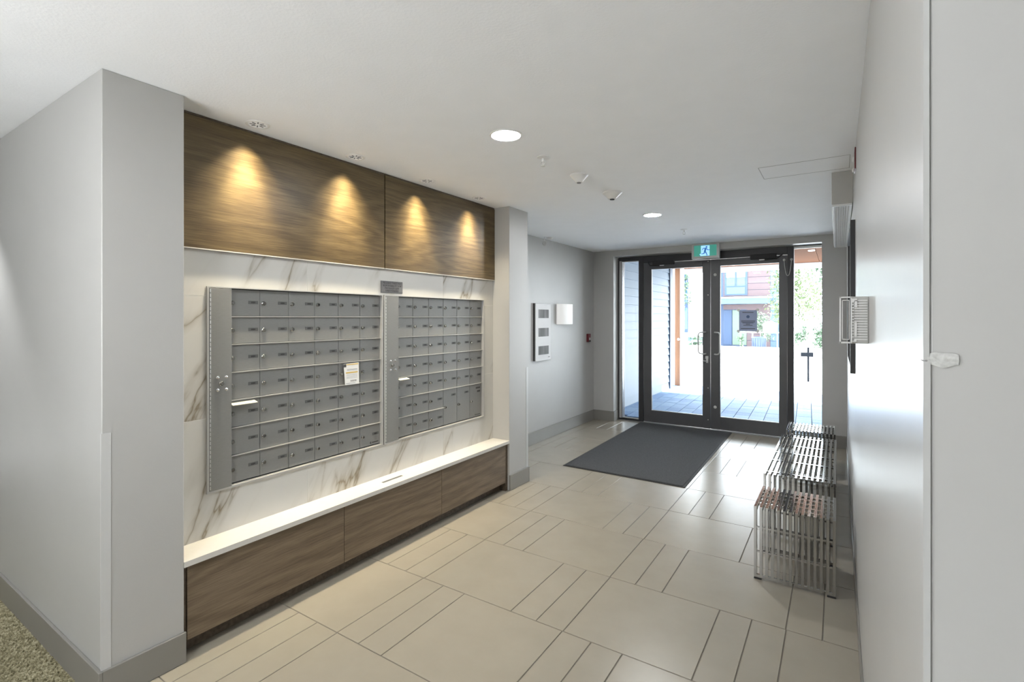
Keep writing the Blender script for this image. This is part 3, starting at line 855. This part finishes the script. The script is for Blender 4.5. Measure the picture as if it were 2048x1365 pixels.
for nm, a, b, zt in (('window_1', -2.683, -2.432, 2.345), ('window_2', -0.460, -0.164, 2.378)):
    w = thing(nm, ((a + b) / 2, YD + 0.03, 0.028), kind='structure')
    obj('pane', MB().box(a, b, YD + 0.027, YD + 0.033, 0.028, zt), M['glass'], w)
    obj('glazing_bead', MB().box(a, b, YD + 0.012, YD + 0.027, 0.028, 0.040).box(a, b, YD + 0.012, YD + 0.027, zt - 0.010, zt), M['alu_lt'], w)

def leaf(nm, x0, x1, gx0, gx1, hinge_left):
    d = thing(nm, ((x0 + x1) / 2, YD, 0.01), kind='structure')
    y0, y1 = YD, YD + 0.045
    obj('stile', MB().box(x0, gx0, y0, y1, 0.012, 2.298), M['leaf'], d, bev=0.002)
    obj('stile', MB().box(gx1, x1, y0, y1, 0.012, 2.298), M['leaf'], d, bev=0.002)
    obj('top_rail', MB().box(gx0, gx1, y0, y1, 2.206, 2.298), M['leaf'], d, bev=0.002)
    obj('bottom_rail', MB().box(gx0, gx1, y0, y1, 0.012, 0.180), M['leaf'], d, bev=0.002)
    obj('pane', MB().box(gx0, gx1, y0 + 0.019, y0 + 0.025, 0.180, 2.206), M['glass'], d)
    obj('glazing_bead', MB().box(gx0, gx1, y0 + 0.004, y0 + 0.018, 0.180, 0.188).box(gx0, gx1, y0 + 0.004, y0 + 0.018, 2.205, 2.206), M['alu_lt'], d)
    return d
d1 = leaf('door_1', -2.358, -1.4455, -2.248, -1.547, True)
d2 = leaf('door_2', -1.4405, -0.534, -1.320, -0.625, False)
# pull handles
def pull(xs_, xg, par):
    y = YD - 0.055
    p = [(xs_, YD, 1.316), (xs_, y + 0.02, 1.316), ((xs_ * 2 + xg) / 3, y, 1.316), (xg - (xg - xs_) * 0.2, y, 1.312), (xg, y, 1.285),
         (xg, y, 1.17), (xg, y, 1.055), (xg - (xg - xs_) * 0.2, y, 1.028), ((xs_ * 2 + xg) / 3, y, 1.022), (xs_, y + 0.02, 1.022), (xs_, YD, 1.022)]
    obj('pull_handle', MB().tube(p, 0.0095, 10), M['alu_lt'], par, smooth=True)
pull(-1.503, -1.590, d1)
pull(-1.385, -1.318, d2)
obj('lock_plate', MB().box(-1.508, -1.472, YD - 0.006, YD, 0.955, 0.992).box(-1.500, -1.474, YD - 0.004, YD, 0.90, 0.955), M['alu_lt'], d1)
obj('lever', MB().cyl((-1.487, YD, 0.925), (-1.487, YD - 0.03, 0.925), 0.008).tube([(-1.487, YD - 0.028, 0.925), (-1.56, YD - 0.028, 0.927)], 0.006), M['alu_lt'], d1, smooth=True)
for z in (2.09, 0.31):
    obj('bumper', MB().lathe((-1.385, YD, z), (0, -1, 0), [(0.02, 0), (0.019, 0.006), (0.010, 0.010), (0.0001, 0.010)], 20), M['offwhite'], d2, smooth=True)
for z in (2.275, 1.82, 0.56, 0.13):
    obj('bolt_head', MB().lathe((-1.475, YD, z), (0, -1, 0), [(0.007, 0), (0.006, 0.003), (0.0001, 0.004)], 12), M['alu_lt'], d1)
# door closers
def closer(xc, s, par):
    c = thing('door_closer', (xc, YD - 0.03, 2.29), parent=par)
    obj('closer_body', MB().box(xc - 0.15, xc + 0.15, YD - 0.055, YD - 0.0, 2.262, 2.322), M['rubber'], c, bev=0.004)
    obj('closer_arm', MB().tube([(xc + 0.02 * s, YD - 0.04, 2.262), (xc + 0.02 * s, YD - 0.04, 2.248), (xc + 0.16 * s, YD - 0.12, 2.248), (xc + 0.22 * s, YD - 0.03, 2.31)], 0.008), M['rubber'], c, smooth=True)
    obj('arm_joint', MB().box(xc - 0.045 , xc + 0.02, YD - 0.062, YD - 0.05, 2.243, 2.256), M['chrome'], c, bev=0.002)
closer(-2.07, -1, d1)
closer(-0.80, 1, d2)
# paper on the glass
t = thing('glass_notice', (-0.98, YD + 0.017, 1.335), 'blue grey printed notice taped to the right door glass', 'notice')
obj('sheet', MB().box(-1.091, -0.877, YD + 0.0165, YD + 0.0185, 1.338, 1.611), plain('backlit_paper', (0.36, 0.42, 0.60), 0.7, var=0.03), t)
pr = MB()
yy0, yy1 = YD + 0.0158, YD + 0.0165
pr.box(-1.052, -0.918, yy0, yy1, 1.577, 1.585)
for i, (a, b) in enumerate(((-1.066, -0.90), (-1.066, -0.90), (-1.05, -0.918), (-1.01, -0.96), (-1.04, -0.93))):
    pr.box(a, b, yy0, yy1, 1.468 - i * 0.0145, 1.475 - i * 0.0145)
pr.box(-1.07, -0.90, yy0, yy1, 1.366, 1.374)
obj('printed_lines', pr, M['ink'], t)
obj('emblem', MB().lathe((-0.984, yy1, 1.525), (0, -1, 0), [(0.0001, 0), (0.020, 0), (0.020, 0.0006), (0.0001, 0.0006)], 20), plain('emblem_ink', (0.10, 0.15, 0.28), 0.7), t)
tp = MB()
for cx, cz, sx, sz in ((-1.091, 1.611, -1, 1), (-0.877, 1.611, 1, 1), (-1.091, 1.338, -1, -1), (-0.877, 1.338, 1, -1)):
    tp.prism([(cx + sx * 0.012, cz - sz * 0.02), (cx + sx * 0.03, cz + sz * 0.002), (cx + sx * 0.008, cz + sz * 0.026), (cx - sx * 0.018, cz + sz * 0.006)], 1, YD + 0.0150, YD + 0.0157)
obj('tape_corner', tp, M['paper'], t)
# looped cable on the mullion
t = thing('cable_loop', (-0.53, YD - 0.03, 2.03), 'thin grey cable loop hanging at the right door mullion', 'cable')
cp = []
for i in range(15):
    a = i / 14
    cp.append((-0.567 + 0.082 * a, YD - 0.024, 2.235 - 0.198 * (1 - abs(2 * a - 1) ** 2.6)))
obj('cord', MB().tube(cp, 0.004), M['offwhite'], t, smooth=True)
for xx in (-0.567, -0.485):
    obj('clip', MB().lathe((xx, YD - 0.02 if xx > -0.53 else YD, 2.237), (0, -1, 0), [(0.016, 0), (0.013, 0.010 if xx > -0.53 else 0.028), (0.0001, 0.012 if xx > -0.53 else 0.03)], 14), M['offwhite'], t, smooth=True)

# exit sign
ex0, ex1, ez0, ez1, ey = -1.628, -1.283, 2.286, 2.487, 6.86
t = thing('exit_sign', ((ex0 + ex1) / 2, ey, ez0), 'lit green and blue running man exit sign over the doors', 'exit sign')
obj('housing', MB().box(ex0, ex1, ey, ey + 0.065, ez0, ez1), M['offwhite'], t, bev=0.006)
cz = (ez0 + ez1) / 2; cxs = (ex0 + ex1) / 2
obj('green_face', MB().box(ex0 + 0.032, ex1 - 0.032, ey - 0.002, ey, ez0 + 0.032, ez1 - 0.026), emit('exit_green', (0.05, 0.26, 0.20), 0.55), t)
obj('door_symbol', MB().prism([(cxs - 0.052, ez1 - 0.032), (cxs + 0.055, ez1 - 0.032), (cxs + 0.055, ez0 + 0.036), (cxs - 0.058, ez0 + 0.036), (cxs - 0.070, ez0 + 0.062), (cxs - 0.052, ez0 + 0.066)], 1, ey - 0.004, ey - 0.002), emit('exit_white', (0.32, 0.60, 0.95), 0.75), t)
mn = MB()
Yf = ey - 0.0055
def limb(a, b, w):
    a = Vector(a); b = Vector(b); d = (b - a).normalized(); p = Vector((-d.y, d.x)) * w / 2
    mn.prism([tuple(a + p), tuple(b + p), tuple(b - p), tuple(a - p)], 1, Yf, ey - 0.004)
mn.lathe((cxs + 0.018, ey - 0.004, ez1 - 0.052), (0, -1, 0), [(0.0001, 0), (0.0115, 0), (0.0115, 0.0015), (0.0001, 0.0015)], 16)
limb((cxs + 0.008, cz + 0.034), (cxs - 0.004, cz - 0.012), 0.024)
limb((cxs + 0.014, cz + 0.034), (cxs - 0.026, cz + 0.033), 0.010)
limb((cxs - 0.026, cz + 0.034), (cxs - 0.034, cz + 0.010), 0.008)
limb((cxs + 0.014, cz + 0.032), (cxs + 0.036, cz + 0.008), 0.010)
limb((cxs + 0.034, cz + 0.010), (cxs + 0.060, cz + 0.010), 0.008)
limb((cxs + 0.000, cz - 0.008), (cxs + 0.016, cz - 0.034), 0.014)
limb((cxs + 0.014, cz - 0.030), (cxs + 0.026, cz - 0.062), 0.010)
limb((cxs - 0.006, cz - 0.008), (cxs - 0.014, cz - 0.036), 0.014)
limb((cxs - 0.012, cz - 0.036), (cxs - 0.046, cz - 0.038), 0.010)
obj('running_man', mn, emit('exit_blue', (0.03, 0.14, 0.34), 0.6), t)

# mat
t = thing('entrance_mat', (-1.765, 5.83, 0), 'large charcoal entrance mat with rubber edge in front of the glass doors', 'mat')
mp_ = [(-2.356, 4.572), (-1.140, 4.562), (-1.163, 7.085), (-2.392, 7.070)]
def inset(p, d):
    c = Vector((sum(q[0] for q in p) / 4, sum(q[1] for q in p) / 4))
    return [(q[0] + (d if q[0] < c.x else -d), q[1] + (d if q[1] < c.y else -d)) for q in p]
obj('rubber_edge', MB().prism(mp_, 2, 0.0005, 0.005), M['rubber'], t, bev=0.0015)
obj('pile', MB().prism(inset(mp_, 0.022), 2, 0.005, 0.0095), M['mat'], t, bev=0.002)

# ================================================================== CHROME BENCHES
def grid_seat(name, x0, x1, y0, y1, z1, lab, nb=14, rods=()):
    t = thing(name, ((x0 + x1) / 2, (y0 + y1) / 2, 0), lab, 'bench' if name == 'slatted_bench' else 'stool', 'chrome slatted seats along the right wall')
    z0 = 0.012; bw = 0.0145; th = 0.028
    step = (x1 - x0 - bw) / (nb - 1)
    first = None
    xc0 = x0 + bw / 2
    mb = MB()
    x_a, x_b = xc0 - bw / 2, xc0 + bw / 2
    # closed rectangular loop: top, two uprights, short returns at the floor
    mb.prism([(y0, z0), (y0 + th, z0), (y0 + th, z1 - th), (y1 - th, z1 - th), (y1 - th, z0), (y1, z0), (y1, z1), (y0, z1)], 0, x_a, x_b)
    first = obj('slat', mb, M['chrome_b'], t, bev=0.0006)
    wo = WO[first.name]
    for i in range(1, nb):
        inst(first, (wo[0] + i * step, wo[1], wo[2]), t)
    for yy in (y0 + 0.0005, y1 - 0.0125):
        obj('floor_rail', MB().box(x0, x1, yy, yy + 0.012, z0 - 0.002, z0 + 0.016), M['chrome_b'], t, bev=0.001)
    for yr in rods:
        obj('cross_rod', MB().box(x0 + 0.002, x1 - 0.002, yr - 0.006, yr + 0.006, z1 - 0.013, z1 - 0.003), M['chrome_b'], t)
    for yy in (y0 + 0.0065, y1 - 0.0065):
        for zz in (0.30, 0.16):
            obj('cross_rod', MB().box(x0 + 0.002, x1 - 0.002, yy - 0.003, yy + 0.003, zz - 0.005, zz + 0.005), M['chrome_b'], t)
    for xx in (x0 + 0.02, x1 - 0.02):
        for yy in (y0 + 0.0065, y1 - 0.0065):
            obj('foot', MB().box(xx - 0.02, xx + 0.02, yy - 0.007, yy + 0.007, 0.0, z0 - 0.002), M['rubber'], t)
    return t
grid_seat('slatted_stool', -0.410, -0.010, 3.205, 3.62, 0.420, 'near chrome slatted stool, closest of the seats along the right wall', rods=(3.27, 3.34, 3.41, 3.48, 3.55))
grid_seat('slatted_bench', -0.440, -0.013, 3.915, 5.33, 0.420, 'long chrome slatted bench between the two slatted stools', rods=(4.0, 4.35, 4.62, 4.9, 5.24))
grid_seat('slatted_stool', -0.424, -0.020, 5.56, 5.99, 0.420, 'far chrome slatted stool closest to the glass doors', rods=(5.63, 5.70, 5.77, 5.84, 5.91))

# ================================================================== OUTSIDE
# street and far garden
obj('street', MB().box(-30, 30, 11.6, 22.0, -0.25, -0.02).box(-30, 30, 22.0, 60, -0.25, -0.20), M['concrete'], kind='structure')
# paver patio
pf = obj('patio', MB().prism([(-3.3, 7.24), (3.2, 7.24), (3.2, 11.68), (-3.3, 11.62)], 2, -0.25, -0.012), M['pgrout'], kind='structure')
ang = math.radians(2.5)
pc = (-1.5, 7.3)
gap = 0.005
ca, sa = math.cos(ang), math.sin(ang)
pw = 0.205
rng = random.Random(3)
cnt = 0
for i in range(-9, 9):
    xa = i * pw
    yy = -0.1 + rng.uniform(0, 0.1)
    while yy < 4.5:
        L = rng.choice((0.22, 0.30, 0.38))
        x0p, x1p, y0p, y1p = xa + gap, xa + pw - gap, yy + gap * 0.6, min(yy + L, 4.52) - gap * 0.6
        yy += L
        pts = [(pc[0] + X * ca - Y * sa, pc[1] + X * sa + Y * ca) for X, Y in ((x0p, y0p), (x1p, y0p), (x1p, y1p), (x0p, y1p))]
        if min(p[1] for p in pts) < 7.245 or max(p[1] for p in pts) > 11.66 or min(p[0] for p in pts) < -3.27 or min(p[0] for p in pts) > 0.75: continue
        if cnt >= 295: continue
        cnt += 1
        obj('paver', MB().prism(pts, 2, -0.03, -0.002 + rng.uniform(-0.002, 0.001)), M['paver'], pf)

# white lap siding wall on the left of the patio
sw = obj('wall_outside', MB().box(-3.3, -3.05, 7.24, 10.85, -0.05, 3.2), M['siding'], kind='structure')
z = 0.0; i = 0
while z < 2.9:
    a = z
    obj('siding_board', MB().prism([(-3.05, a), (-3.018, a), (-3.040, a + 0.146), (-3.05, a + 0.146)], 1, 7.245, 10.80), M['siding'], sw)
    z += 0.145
obj('corner_board', MB().box(-3.06, -3.0, 10.80, 10.98, -0.01, 2.6), M['dtrim'], sw)
# stained post with pale flashings
t = thing('porch_post', (-3.03, 11.3, 0), 'orange brown stained post between pale boards at the patio edge', 'post')
obj('pale_board', MB().box(-3.20, -3.055, 11.36, 11.45, -0.01, 2.598), M['stucco'], t)
obj('timber', MB().box(-3.055, -2.942, 11.36, 11.50, -0.01, 2.598), M['brown_lt'], t, bev=0.004)
obj('pale_board', MB().box(-2.942, -2.872, 11.36, 11.45, -0.01, 2.598), M['stucco'], t)
obj('door_knob', MB().ball((-2.97, 11.34, 1.03), 0.03), M['alu_lt'], t, smooth=True)
# canopy
t = thing('porch_canopy', (-0.4, 9.5, 2.46), 'stained timber porch ceiling with white edge beam over the patio', 'canopy')
nb = 12
for i in range(nb):
    a = -3.3 + i * 0.5
    obj('soffit_board', MB().box(a, a + 0.494, 7.25, 11.52, 2.60, 2.63), M['brown'], t)
obj('edge_beam', MB().box(-3.3, 2.7, 11.52, 11.66, 2.50, 2.66), M['stucco'], t)
obj('roof_deck', MB().box(-3.3, 2.7, 7.25, 11.66, 2.662, 2.80), M['dtrim'], t)
obj('soffit_lamp', MB().lathe((-0.36, 9.4, 2.60), (0, 0, -1), [(0.0001, 0), (0.05, 0), (0.045, 0.012), (0.0001, 0.014)], 20), emit('soffit_lamp_lit', (1, 0.98, 0.94), 3.0), t)

# low concrete edging across the street
obj('kerb_wall', MB().box(-12, 4, 22.0, 22.25, -0.02, 0.33), M['stucco'], label='low white concrete garden wall across the street', cat='wall', bev=0.01)

# opposite house
BY = 32.0
hb = thing('townhouse', (-4.5, BY, -0.2), 'blue and red panelled town house across the street with porch slab', 'building')
def wbox(nm, x0, x1, z0, z1, mat, y0=0.0, y1=0.3, par=hb, bev=0):
    return obj(nm, MB().box(x0, x1, BY + y0, BY + y1, z0, z1), mat, par, bev=bev)
wbox('blue_wall', -6.3, -2.2, -0.2, 6.5, M['blue'], 0.02)
z = 2.5
k = 0
zz = -0.2
while zz < 6.4:
    wbox('red_panel', -5.75, -3.24, zz + 0.01, zz + 0.36, M['pink'], -0.02, 0.02) if zz > 2.2 or zz < -9 else wbox('red_panel', -4.47, -3.24, zz + 0.01, zz + 0.36, M['pink'], -0.02, 0.02)
    wbox('pale_blue_board', -3.23, -2.2, zz + 0.01, zz + 0.36, M['lblue'], -0.04, 0.02)
    zz += 0.37
wbox('red_panel', -5.75, -3.24, 1.99, 2.28, M['pink'], -0.025, 0.02)
wbox('porch_slab', -6.05, -3.20, 2.30, 2.62, M['lblue'], -0.9, 0.0)
wbox('slab_edge', -6.05, -3.15, 2.62, 2.70, M['stucco'], -0.95, 0.0)
wf = wbox('window', -5.68, -4.43, 2.82, 4.42, M['blue'], -0.06, -0.02)
wbox('window_pane', -5.56, -5.11, 3.88, 4.30, M['stucco'], -0.07, -0.055, wf)
wbox('window_pane', -4.99, -4.56, 3.88, 4.30, M['stucco'], -0.07, -0.055, wf)
wbox('window_pane', -5.56, -5.11, 3.38, 3.84, M['pane'], -0.07, -0.055, wf)
wbox('window_pane', -4.99, -4.56, 3.38, 3.84, M['pane'], -0.07, -0.055, wf)
wbox('window_pane', -5.56, -4.56, 2.90, 3.30, M['pane'], -0.07, -0.055, wf)
dd = wbox('front_door', -5.75, -5.28, -0.1, 1.95, M['blue'], -0.03, 0.02)
wbox('pale_door', -5.24, -4.80, -0.1, 1.95, M['green'], -0.03, 0.02)
wbox('pale_door', -4.78, -4.48, -0.1, 0.80, M['green'], -0.03, 0.02)

# railing
t = thing('garden_railing', (-3.4, 29, -0.2), 'thin pale garden railing in front of the town house', 'railing')
obj('top_rail', MB().box(-4.4, -2.0, 29.0, 29.04, 0.72, 0.76), M['stucco'], t)
for i in range(5): obj('rail_post', MB().box(-4.38 + i * 0.58, -4.34 + i * 0.58, 29.0, 29.04, -0.2, 0.72), M['stucco'], t)

def leaves(name, c, r, n, mat, parent, size, seed, shells=5):
    rg = random.Random(seed); mb = MB()
    cl = [(Vector((rg.uniform(-1, 1), rg.uniform(-1, 1), rg.uniform(-1, 1))) * 0.6) for _ in range(shells)]
    for _ in range(n):
        q = rg.choice(cl); d = Vector((rg.gauss(0, 1), rg.gauss(0, 1), rg.gauss(0, 1))); d = d.normalized() * (rg.random() ** 0.5) * 0.55
        p = Vector((c[0] + (q.x + d.x) * r[0], c[1] + (q.y + d.y) * r[1], c[2] + (q.z + d.z) * r[2]))
        u = Vector((rg.gauss(0, 1), rg.gauss(0, 1), rg.gauss(0, 1))).normalized(); w = u.orthogonal().normalized()
        k = len(mb.v); s_ = size * rg.uniform(0.6, 1.3)
        for a, b in ((-1, 0), (0, -0.45), (1, 0), (0, 0.45)): mb.v.append(tuple(p + u * a * s_ + w * b * s_))
        mb.f.append((k, k + 1, k + 2, k + 3))
    ob = obj(name, mb, mat, parent)
    ob['kind'] = 'stuff'
    return ob
def tree(x, y, h, r, lab, mat, seed, n=900, size=0.13, name='tree', z0=-0.2):
    t = thing(name, (x, y, z0), lab, 'tree' if name == 'tree' else 'shrub')
    if name == 'tree':
        tr = MB().tube([(x, y, z0), (x + 0.05, y, z0 + h * 0.3), (x - 0.04, y, z0 + h * 0.6), (x, y, z0 + h * 0.85)], 0.09, 8)
        tr.tube([(x, y, z0 + h * 0.4), (x + r * 0.5, y, z0 + h * 0.7)], 0.045, 6).tube([(x, y, z0 + h * 0.45), (x - r * 0.5, y + 0.2, z0 + h * 0.72)], 0.045, 6)
        obj('trunk', tr, M['trunk'], t, smooth=True)
        leaves('crown', (x, y, z0 + h * 0.66), (r, r, h * 0.34), n, mat, t, size, seed, 9)
    else:
        obj('stems', MB().tube([(x, y, z0), (x + 0.1, y, z0 + h * 0.5)], 0.02, 6).tube([(x, y, z0), (x - 0.12, y, z0 + h * 0.5)], 0.02, 6), M['trunk'], t)
        leaves('foliage', (x, y, z0 + h * 0.55), (r, r, h * 0.45), n, mat, t, size, seed, 6)
tree(-1.25, 24.5, 4.4, 1.35, 'pale green young tree across the street, seen through the right sidelight', M['foliage2'], 11, 3200, 0.08)
tree(0.6, 33.0, 7.5, 2.2, 'large tree behind the young tree, right of the town house', M['foliage'], 12, 1500, 0.16)
tree(-7.9, 29.6, 6.0, 0.8, 'tall tree left of the white rendered house', M['foliage'], 13, 900, 0.14)
tree(-3.45, 30.2, 2.1, 0.6, 'round pale shrub behind the garden railing by the bin', M['foliage'], 14, 700, 0.07, 'shrub')
for i, (x, y, l) in enumerate(((-1.5, 23.4, 'low shrub right of the young tree, behind the garden wall'), (-0.45, 23.4, 'low shrub left of the signpost, behind the garden wall'), (-5.35, 23.2, 'low shrub beside the metal handrail across the street'))):
    tree(x, y, 1.5 if i < 2 else 0.8, 0.5, l, M['foliage'], 20 + i, 900, 0.06, 'shrub', -0.05)

# white rendered house on the left
hl = thing('rendered_house', (-7.3, 31, -0.2), 'plain white rendered house far left, seen through the left door', 'building')
obj('wall', MB().box(-7.55, -6.32, 31, 31.5, -0.2, 7), M['stucco'], hl)
obj('plinth', MB().box(-7.56, -6.31, 30.95, 31.0, -0.2, 0.35), M['lblue'], hl)
wn_ = obj('window', MB().box(-8.0, -7.60, 31.2, 31.3, 0.6, 5.5), M['blue'], hl)
for zz in (0.8, 2.4, 4.0): obj('window_pane', MB().box(-7.96, -7.64, 31.19, 31.2, zz, zz + 1.3), M['pane'], wn_)

# bin
t = thing('litter_bin', (-3.35, 28.0, -0.2), 'dark blue ribbed bin standing by the garden railing', 'bin')
obj('barrel', MB().lathe((-3.35, 28.0, -0.14), (0, 0, 1), [(0.0001, 0), (0.27, 0), (0.31, 0.62), (0.27, 0.62), (0.25, 0.05), (0.0001, 0.05)], 24), M['binm'], t, smooth=True)
for i in range(18):
    a = 2 * PI * i / 18
    obj('rib', MB().box(-3.35 + 0.31 * math.cos(a) - 0.018, -3.35 + 0.31 * math.cos(a) + 0.018, 28.0 + 0.31 * math.sin(a) - 0.018, 28.0 + 0.31 * math.sin(a) + 0.018, -0.2, 0.5), M['binm'], t)
obj('rim', MB().lathe((-3.35, 28.0, 0.48), (0, 0, 1), [(0.30, 0), (0.345, 0.0), (0.345, 0.06), (0.30, 0.06), (0.30, 0)], 24), M['binm'], t, smooth=True)
# pot
t = thing('plant_pot', (-3.02, 20.0, -0.02), 'tall white tapered plant pot across the street', 'plant pot')
obj('pot', MB().lathe((-3.02, 20.0, -0.02), (0, 0, 1), [(0.0001, 0), (0.10, 0), (0.16, 0.40), (0.155, 0.46), (0.13, 0.46), (0.12, 0.38), (0.0001, 0.38)], 24), M['stucco'], t, smooth=True)
leaves('plant', (-3.0, 20.0, 0.66), (0.12, 0.12, 0.24), 120, M['foliage'], t, 0.05, 5, 4)
# handrail
t = thing('handrail', (-5.0, 20.0, 0), 'slate coloured sloping metal handrail across the street, seen through left door', 'handrail')
obj('rail', MB().tube([(-5.62, 21, 0.22), (-4.94, 21, 0.56), (-4.2, 21, 0.56)], 0.035, 8), M['dtrim'], t, smooth=True)
obj('rail_post', MB().cyl((-5.40, 21, -0.02), (-5.40, 21, 0.32), 0.02), M['dtrim'], t)
obj('rail_post', MB().cyl((-4.22, 21, -0.02), (-4.22, 21, 0.55), 0.02), M['dtrim'], t)
# sign post on the street
t = thing('sign_post', (-0.60, 13.9, -0.02), 'short post with a flat dark sign plate standing on the bright street', 'sign')
obj('post', MB().box(-0.622, -0.578, 13.88, 13.92, -0.02, 0.80), M['sign_black'], t)
obj('sign_plate', MB().box(-0.752, -0.490, 13.855, 13.88, 0.578, 0.682), M['sign_black'], t, bev=0.004)
obj('cap', MB().ball((-0.60, 13.9, 0.83), 0.035), M['stucco'], t, smooth=True)
obj('base_bracket', MB().box(-0.578, -0.545, 13.88, 13.90, 0.05, 0.07).box(-0.556, -0.548, 13.88, 13.90, 0.15, 0.30), M['dtrim'], t)
